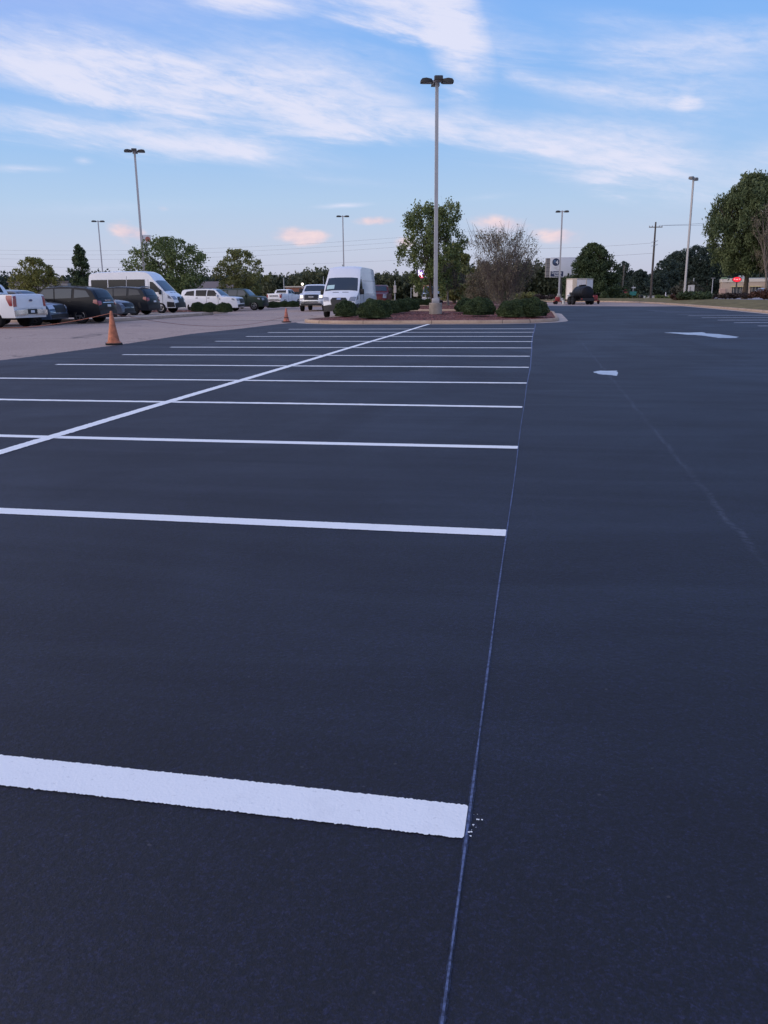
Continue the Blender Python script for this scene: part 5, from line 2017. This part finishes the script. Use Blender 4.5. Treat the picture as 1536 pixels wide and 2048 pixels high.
# small signs near the stub post
g_ = base(1250, 119, .25)
r_ = thing('road_sign', 'small red and white sign right of the wooden stub post', 'sign', g_, .2)
b = MB(); b.tube([(0, 0, -.1), (0, 0, 1.15)], .03, 6); b.build('pole', GALV, r_)
b = MB(); b.prism([(.30 * math.cos(PI / 8 + k * PI / 4), .30 * math.sin(PI / 8 + k * PI / 4)) for k in range(8)], -.015, .015)
o_ = b.build('sign_panel', mat('red sign', (.42, .06, .07), .5), r_, loc=(0, -.05, .95)); o_.rotation_euler = (PI / 2, 0, 0)
b = MB(); b.box((0, -.075, .98), (.30, .012, .22)); b.build('sign_mark', mat('white sign', (.66, .65, .66), .5), o_)
o2 = o_.children[0]; o2.location = (0, -.98, -.0); o2.rotation_euler = (-PI / 2, 0, 0); o2.location = (0, .0, .0)
o2.matrix_parent_inverse = o_.matrix_basis.inverted()
g_ = base(1265, 116, .2)
r_ = thing('street_sign', 'teal green sign board with white post top beside the low bushes', 'sign', g_, .15)
b = MB(); b.tube([(0, 0, -.1), (0, 0, 1.75)], .035, 6); b.build('pole', mat('white post', (.6, .6, .62), .5), r_)
b = MB(); b.box((0, -.05, .72), (.92, .05, .52), ch=.01); b.build('sign_panel', mat('teal sign', (.035, .24, .21), .5), r_)
b = MB(); b.box((0.05, -.01, 1.5), (.55, .04, .14)); b.build('name_blade', mat('white sign', (.66, .65, .66), .5), r_)

# ------------------------------------------------------------------ pylon signs
WSIGN = mat('white sign face', (.60, .60, .62), .5, noise=.04, scale=1)
NAVY = mat('navy sign print', (.022, .030, .075), .5)
TEAL = mat('sign emblem blue', (.12, .20, .32), .5)
GREYS = mat('grey sign cabinet', (.20, .185, .18), .7)


def face(x0, x1, y0, y1, D):
    """size and centre of an upright board filling these picture bounds at depth D"""
    a, c = pt(x0, y1, D), pt(x1, y0, D)
    w_ = (Vector((c.x, c.y)) - Vector((a.x, a.y))).length
    return w_, c.z - a.z, (a + c) / 2


w_, h_, c_ = face(1100, 1156, 515, 555, 138)
c_.z = (pt(1100, 515, 138).z + pt(1100, 555, 138).z) / 2
ry_ = math.radians(12)
r_ = thing('pylon_sign', 'big white pylon sign with round blue emblem behind the lamp post', 'sign', (c_.x, c_.y, 0), ry_)
b = MB(); b.box((0, 0, c_.z), (w_, .5, h_), ch=.03); cab = b.build('cabinet', WSIGN, r_, smooth=30)
b = MB(); b.box((-w_ / 2 - .30, .35, c_.z - .05), (.58, .8, h_ * .96)); b.build('side_cabinet', GREYS, r_)
b = MB()
for i in range(5):
    b.box((-w_ / 2 - .30, -.06, c_.z + h_ * (-.4 + .2 * i)), (.60, .03, .05))
b.build('cabinet_seams', mat('dark seam', (.06, .06, .06), .8), r_)
b = MB(); b.box((-.4, .1, c_.z / 2 - h_ / 4), (.35, .35, c_.z - h_ / 2 + .2)); b.box((1.2, .1, c_.z / 2 - h_ / 4), (.35, .35, c_.z - h_ / 2 + .2)); b.build('posts', mat('dark post', (.03, .03, .03), .6), r_)
ex = -w_ / 2 + .93
b = MB(); b.lathe([(.60, 0), (.60, .03)], 32, Matrix.Translation((ex, -.255, c_.z + h_ * .265)) @ Matrix.Rotation(PI / 2, 4, 'X')); em = b.build('emblem', NAVY, r_)
text_obj('emblem_letter', 'P', .78, TEAL, em, (ex - .22, -.295, c_.z + h_ * .27), (PI / 2, 0, 0), .008, .012)
text_obj('emblem_numeral', '4', .86, WSIGN, em, (ex + .17, -.295, c_.z + h_ * .25), (PI / 2, 0, 0), .008, .02)
text_obj('small_lettering', 'POINT', .22, mat('sign grey', (.36, .33, .34), .5), r_, (ex, -.26, c_.z - h_ * .03), (PI / 2, 0, 0))
text_obj('small_lettering', 'FOUR', .20, mat('sign grey', (.36, .33, .34), .5), r_, (ex + .3, -.26, c_.z - h_ * .13), (PI / 2, 0, 0))
b = MB(); b.box((-w_ / 2 + 1.15, -.262, c_.z - h_ * .33), (2.1, .03, h_ * .27)); pn = b.build('panel', NAVY, r_)
text_obj('lettering', 'Dynamic', .46, WSIGN, pn, (-w_ / 2 + 1.12, -.285, c_.z - h_ * .27), (PI / 2, 0, 0), .008, .01)
text_obj('lettering', 'Savings', .40, WSIGN, pn, (-w_ / 2 + 1.30, -.285, c_.z - h_ * .39), (PI / 2, 0, 0), .008, .01)

w_, h_, c_ = face(834, 858, 540, 557, 140)
r_ = thing('led_sign', 'glowing red and white electronic sign reading It\'s behind the lamp post', 'sign', (c_.x, c_.y, 0), .17)
b = MB(); b.box((0, 0, c_.z), (w_, .3, h_), ch=.02); cb = b.build('cabinet', mat('led cabinet', (.03, .025, .06), .5), r_)
RG = mat('led red', (.8, .05, .12), .5, emit=(.95, .035, .13), es=1.0)
VG = mat('led violet', (.2, .1, .4), .5, emit=(.13, .07, .28), es=1.0)
WG = mat('led white', (.9, .9, .95), .5, emit=(1.0, .90, 1.0), es=1.3)
b = MB(); b.box((0, -.16, c_.z), (w_ * .94, .02, h_ * .92)); b.build('screen', VG, r_)
b = MB(); b.box((-w_ * .16, -.175, c_.z - h_ * .27), (w_ * .56, .02, h_ * .34)); b.build('screen_glow', RG, r_)
text_obj('lettering', "It's", h_ * 1.12, WG, r_, (-.02, -.20, c_.z + h_ * .02), (PI / 2, 0, 0), .01, .03)
b = MB(); b.box((-.55, 0, c_.z - h_ * .66), (1.7, .3, .12)); b.build('ledge', mat('cream ledge', (.42, .36, .28), .6), r_)
b = MB(); b.tube([(0, .05, -.1), (0, .05, c_.z - h_ * .5)], .16, 8); b.build('pole', mat('dark post', (.03, .03, .03), .6), r_)

w_, h_, c_ = face(281, 301, 470, 487, 165)
r_ = thing('pylon_sign', 'white high sign with red disc behind the left lamp post', 'sign', (c_.x, c_.y, 0), .35)
b = MB(); b.box((0, 0, c_.z), (w_, .4, h_), ch=.03); b.build('cabinet', WSIGN, r_)
b = MB(); b.lathe([(h_ * .30, 0), (h_ * .30, .03)], 24, Matrix.Translation((w_ * .22, -.205, c_.z)) @ Matrix.Rotation(PI / 2, 4, 'X')); b.build('disc', mat('brick red print', (.36, .12, .09), .5), r_)
b = MB(); b.box((-w_ * .34, -.21, c_.z), (w_ * .22, .03, h_ * .86)); b.build('stripe', mat('brown print', (.17, .085, .07), .5), r_)
b = MB(); b.tube([(0, .1, -.1), (0, .1, c_.z - h_ * .4)], .2, 8); b.build('pole', STEEL, r_)

# red oval neon sign on a dark post
w_, h_, c_ = face(1466, 1482, 554, 564, 160)
r_ = thing('neon_sign', 'glowing red oval sign on a dark post before the restaurant', 'sign', (c_.x, c_.y, 0), -.15)
M = Matrix.Translation((0, 0, c_.z)) @ Matrix.Rotation(PI / 2, 4, 'X') @ Matrix.Diagonal((w_ / 2, h_ / 2, 1, 1))
b = MB(); b.lathe([(1.12, -.15), (1.12, .15), (1.0, .16)], 26, M); b.build('cabinet', mat('dark red cabinet', (.08, .01, .015), .5), r_)
b = MB(); b.lathe([(.96, 0), (.96, .19)], 26, M); b.build('lit_face', mat('neon red', (.8, .02, .04), .5, emit=(.95, .012, .035), es=.75), r_)
b = MB()
for q, (x_, s_) in enumerate(((-.28, .30), (0, .34), (.27, .28))):
    b.box((x_ * w_, -.20, c_.z + (.08 - .08 * (q % 2)) * h_), (s_ * w_ * .5, .02, h_ * .18), M=Matrix.Rotation(.2 - .3 * (q % 2), 3, 'Y'))
b.build('lit_marks', mat('neon pink', (.9, .4, .4), .5, emit=(1, .33, .33), es=1.0), r_)
b = MB(); b.tube([(0, 0, -.1), (0, 0, c_.z - h_ * .4)], .13, 8); b.build('pole', mat('dark post', (.03, .03, .03), .6), r_)

# ------------------------------------------------------------------ buildings
TAN = mat('tan stucco', (.42, .33, .26), .9, noise=.06, scale=.6)
CREAM = mat('cream trim', (.56, .50, .42), .8)
YEL = mat('yellow awning', (.58, .47, .22), .7)
BROWN = mat('brown red panel', (.21, .10, .085), .8)
GLASSF = mat('shop glass', (.035, .04, .045), .15, spec=.7)
GREENR = mat('green trim', (.20, .30, .16), .7)
gL = base(1442, 195)
r_ = thing('restaurant_building', 'low tan flat roofed restaurant with cream parapet behind the drooping tree', 'building', gL, math.radians(-8))
Lr, Hr = 26.0, 3.45
b = MB(); b.box((Lr / 2, 5, Hr / 2), (Lr, 10, Hr)); b.build('wall', TAN, r_)
b = MB(); b.box((Lr / 2, 5, Hr - .15), (Lr + .3, 10.3, .7), ch=.05); b.build('parapet', CREAM, r_)
b = MB(); b.box((Lr / 2, 5, Hr + .30), (Lr + .1, 10.1, .2), ch=.04); b.build('roof_edge', mat('pale green grey coping', (.38, .42, .42), .6), r_)
for x in (3.3, 7.2, 11.0, 15.8, 20.0):
    b = MB(); b.box((x, -.03, 1.05), (2.1, .1, 1.5)); wn = b.build('window', GLASSF, r_)
    b = MB()
    for q in (-.7, 0, .7):
        b.box((x + q, -.10, 1.05), (.07, .05, 1.5))
    b.build('frame', CREAM, wn)
    b = MB(); b.box((x, -.35, 1.95), (2.6, .75, .16), ch=.03); b.build('awning', YEL, r_)
b = MB(); b.box((10.6, -.14, 2.6), (2.8, .16, 1.15)); b.build('facade_panel', BROWN, r_)
b = MB(); b.box((.2, .3, 1.0), (1.4, 1.8, 1.1), ch=.1); b.build('planter_wall', mat('pink stone', (.40, .27, .22), .9), r_)
b = MB(); b.box((.35, -.02, Hr + .42), (1.3, .4, .28), ch=.08); b.build('roof_sign', GREENR, r_)
for x in (12.5, 4.4):
    b = MB(); b.box((x, 3.2, Hr + .65), (1.5, 1.2, .7), ch=.04); b.build('roof_unit', GALV, r_)
gB = base(22, 120)
r_ = thing('shop_building', 'grey beige sided low building behind the yellow green tree', 'building', gB, math.radians(20))
b = MB(); b.box((4, 4, 1.6), (8.0, 8, 3.2)); b.build('wall', mat('grey beige siding', (.30, .28, .27), .85, noise=.08, scale=.5), r_)
b = MB(); b.box((4, 4, 3.28), (8.4, 8.4, .22)); b.build('roof', mat('roof brown grey', (.14, .12, .115), .9), r_)
for x in (1.6, 4.2, 6.6):
    b = MB(); b.box((x, -.03, 1.5), (1.3, .1, 1.3)); b.build('window', GLASSF, r_)
gB = base(392, 150)
r_ = thing('shop_building', 'low brown roofed building between the oak and the olive tree', 'building', gB, math.radians(15))
b = MB(); b.box((3, 4, 1.2), (8.0, 8, 2.4)); b.build('wall', mat('brown brick wall', (.21, .145, .12), .9, noise=.1, scale=1), r_)
b = MB(); b.add([(-1.4, -.4, 2.4), (7.4, -.4, 2.4), (7.4, 8.4, 2.4), (-1.4, 8.4, 2.4), (-.6, 4, 3.6), (6.6, 4, 3.6)], [(0, 1, 5, 4), (2, 3, 4, 5), (1, 2, 5), (3, 0, 4), (3, 2, 1, 0)]); b.build('roof', mat('roof brown', (.17, .13, .12), .9), r_)
b = MB(); b.box((2.4, -.03, 1.2), (1.4, .1, 1.2)); b.build('window', GLASSF, r_)
gB = base(578, 150)
r_ = thing('shop_building', 'small orange brick building left of the heavy white pickup', 'building', gB, math.radians(12))
b = MB(); b.box((1.8, 3, 1.1), (4.6, 6, 2.6)); b.build('wall', mat('orange brick', (.30, .13, .085), .9, noise=.12, scale=2), r_)
b = MB(); b.box((1.8, 3, 2.5), (5.0, 6.4, .22)); b.build('roof', CREAM, r_)
b = MB(); b.box((1.5, -.03, 1.1), (1.1, .1, 1.1)); b.build('window', GLASSF, r_)

# ------------------------------------------------------------------ cones and rope
ORANGE = mat('weathered orange plastic', (.43, .135, .065), .65, noise=.5, scale=8)
ORANGEF = mat('faded dirty orange plastic', (.40, .13, .085), .7, noise=.45, scale=9)
CBASE = mat('black rubber base', (.012, .011, .011), .8)


def cone(label, loc, H, r0, bw, m, collar=None):
    root = thing('traffic_cone', label, 'traffic cone', loc, .5, 'traffic cones holding up the orange rope')
    b = MB(); b.box((0, 0, .022), (bw, bw, .044), ch=.015); b.build('base', CBASE, root, smooth=35)
    b = MB(); b.lathe([(r0 * 1.22, .044), (r0 * 1.18, .07), (r0, .085), (r0 * .60, H * .5), (.036, H - .02), (.026, H)], 24); b.build('cone_body', m, root, smooth=40)
    if collar:
        b = MB(); b.lathe([(r0 * .93, .09), (r0 * .75 + .004, H * .36), (r0 * .72, H * .37)], 24); b.build('dirty_foot', collar, root, smooth=40)
    return root


g1 = at(228, 689, 0)
cone('tall orange traffic cone with black square base on the worn pavement', g1, .92, .165, .46, ORANGE)
g2 = at(573, 644.5, 0)
cone('small faded dirty traffic cone at the gutter left of the island', g2, .66, .14, .40, ORANGEF, mat('tarred cone foot', (.06, .028, .022), .8))
ROPE = mat('orange rope', (.34, .12, .085), .8)
t1 = g1 + Vector((0, 0, .86))
t2 = g2 + Vector((0, 0, .30))
b = MB()
pts = []
a = pt(-70, 652, 33)
D1 = (t1 - CP).dot(FW)
for k in range(25):
    t = k / 24
    p = a.lerp(t1, t)
    p.z -= .42 * 4 * t * (1 - t) * .5
    pts.append(p)
for k in range(1, 25):
    t = k / 24
    p = t1.lerp(t2, t)
    p.z = max(.03, p.z - .42 * 4 * t * (1 - t))
    pts.append(p)
b.tube(pts, .0065, 5)
tag(b.build('rope', ROPE), 'orange rope strung from the left edge over the tall cone to the small cone', 'rope')

# ------------------------------------------------------------------ trailers and work gear
gT = base(1158, 85)
r_ = thing('tank_trailer', 'black sealcoating tank trailer standing in front of the white box trailer', 'trailer', gT, math.radians(-68))
# local x = towards the camera-right, tank lies along x
TANK = mat('tarry black tank', (.006, .0065, .010), .55, noise=.3, scale=3, spec=.25)
b = MB()
M = Matrix.Translation((.75, 0, 1.12)) @ Matrix.Rotation(PI / 2, 4, 'Y')
b.lathe([(.02, -1.3), (.45, -1.26), (.64, -1.16), (.68, -1.0), (.68, 1.0), (.64, 1.16), (.45, 1.26), (.02, 1.3)], 24, M)
b.build('tank', TANK, r_, smooth=40)
for x in (.1, 1.4):
    b = MB(); b.lathe([(.70, -.04), (.70, .04)], 24, Matrix.Translation((x, 0, 1.12)) @ Matrix.Rotation(PI / 2, 4, 'Y'), closed=True); b.build('tank_band', BLACK, r_)
b = MB(); b.lathe([(.30, 0), (.30, .12), (.24, .16)], 14, Matrix.Translation((.5, 0, 1.76))); b.build('hatch', TANK, r_)
for k in range(5):
    b = MB(); b.box((.05 + .22 * k, .18, 1.86), (.10, .10, .16)); b.build('valve', BLACK, r_)
b = MB()
b.box((-.2, -.62, .42), (4.6, .10, .14)); b.box((-.2, .62, .42), (4.6, .10, .14))
for x in (-2.3, -1.2, 0, 1.1, 2.05):
    b.box((x, 0, .42), (.10, 1.3, .12))
b.build('frame', BLACK, r_)
for sg in (1, -1):
    for x in (-.1, .75):
        wheel(r_, x, sg * .98, .40, .24, ALLOYD, sg, 6)
    b = MB(); b.box((.32, sg * .98, .86), (1.8, .28, .04)); b.build('mudguard', BLACK, r_)
b = MB(); b.box((-1.35, -.1, .85), (.55, .6, .7), ch=.05); b.build('pump_engine', mat('dark engine', (.025, .022, .022), .6), r_)
b = MB(); b.lathe([(.17, 0), (.17, .38), (.10, .46), (.05, .50)], 14, Matrix.Translation((-1.3, -.55, .50))); b.build('white_jug', mat('white plastic', (.62, .63, .62), .5), r_)
b = MB(); b.tube([(-1.9, .3, .5), (-1.8, .25, 1.15), (-1.2, .1, 1.25), (-.6, 0, 1.2)], .06, 7); b.build('hose', BLACK, r_)
b = MB(); b.box((2.08, 0, .55), (.05, 1.7, .2)); b.build('tail_board', BLACK, r_)
for sg in (1, -1):
    b = MB(); b.box((2.11, sg * .7, .56), (.03, .16, .1)); b.build('taillight', REDL, r_)

gW = base(1155, 91)
r_ = thing('box_trailer', 'white enclosed v nosed trailer behind the black tank trailer', 'trailer', gW, math.radians(-104))
TRW = mat('trailer white skin', (.72, .67, .64), .5, noise=.10, scale=1.2)
TRA = mat('trailer edge trim', (.46, .40, .34), .45, metal=.3)
out_ = [(-2.6, -1.05), (1.1, -1.05), (1.9, -.22), (1.9, .22), (1.1, 1.05), (-2.6, 1.05)]
b = MB(); b.prism(out_, .50, 2.55); b.build('shell', TRW, r_)
b = MB(); b.prism(offset(out_, -.025), 2.50, 2.62); b.build('roof', TRA, r_)
b = MB(); b.prism(offset(out_, -.02), .44, .54); b.build('bottom_rail', TRA, r_)
for x, y in ((1.1, -1.06), (1.1, 1.06), (1.91, 0)):
    b = MB(); b.box((x, y, 1.5), (.07, .07 if abs(y) > .5 else .46, 2.0)); b.build('corner_trim', TRA, r_)
for sg in (1, -1):
    for x in (-1.6, -.75):
        wheel(r_, x, sg * 1.02, .36, .22, ALLOY, sg, 6)
b = MB(); b.box((0.2, -1.065, 1.45), (.8, .03, 1.75)); dr = b.build('door', TRW, r_)
b = MB(); b.box((-.1, -1.09, 1.4), (.12, .03, .06)); b.build('handle', BLACK, dr)
b = MB(); b.tube([(1.9, .3, .48), (3.4, 0, .46)], .05, 6); b.tube([(1.9, -.3, .48), (3.4, 0, .46)], .05, 6); b.tube([(3.2, 0, .0), (3.2, 0, .8)], .04, 6); b.build('drawbar', BLACK, r_)

RMACH = mat('red machine paint', (.30, .03, .03), .5)


def machine(label, x, D, rz, m, s=1.0):
    r = thing('line_machine', label, 'machine', base(x, D), rz, 'small paving machines by the trailers')
    r.scale = (s, s, s)
    for y in (-.28, .28):
        wheel(r, -.35, y, .18, .10, ALLOYD, 1 if y > 0 else -1, 5)
    wheel(r, .5, 0, .16, .10, ALLOYD, 1, 5)
    b = MB(); b.box((0, 0, .30), (1.1, .42, .08), ch=.02); b.build('deck', m, r)
    b = MB(); b.box((-.15, 0, .56), (.46, .42, .44), ch=.06); b.build('engine', m, r, smooth=35)
    b = MB(); b.lathe([(.15, 0), (.17, .32), (.18, .34)], 14, Matrix.Translation((.33, 0, .34))); b.build('paint_bucket', mat('white plastic', (.62, .63, .62), .5), r)
    b = MB(); b.tube([(-.45, -.22, .32), (-.75, -.22, .95), (-.95, -.22, .98)], .02, 6); b.tube([(-.45, .22, .32), (-.75, .22, .95), (-.95, .22, .98)], .02, 6); b.tube([(-.75, -.22, .95), (-.75, .22, .95)], .02, 6); b.build('handlebar', BLACK, r)
    return r


machine('small red line painting machine at the foot of the two headed lamp post', 1117, 88, .3, RMACH, .95)
machine('red machine with white bucket hidden at the right end of the tank trailer', 1187, 87, 2.0, RMACH, 1.15)
machine('small black and white machine at the kerb under the green sign', 1283, 104, .5, BLACK, 1.0)
g_ = base(1103, 90)
r_ = thing('bucket', 'white bucket standing left of the black tank trailer wheel', 'bucket', base(1127, 87))
b = MB(); b.lathe([(.14, 0), (.17, .38), (.18, .39), (.18, .41), (.16, .41)], 16); b.build('pail', mat('white plastic', (.62, .63, .62), .5), r_, smooth=40)
b = MB(); b.lathe([(.178, .41), (.178, .43), (.02, .44)], 16); b.build('lid', mat('white plastic', (.62, .63, .62), .5), r_)
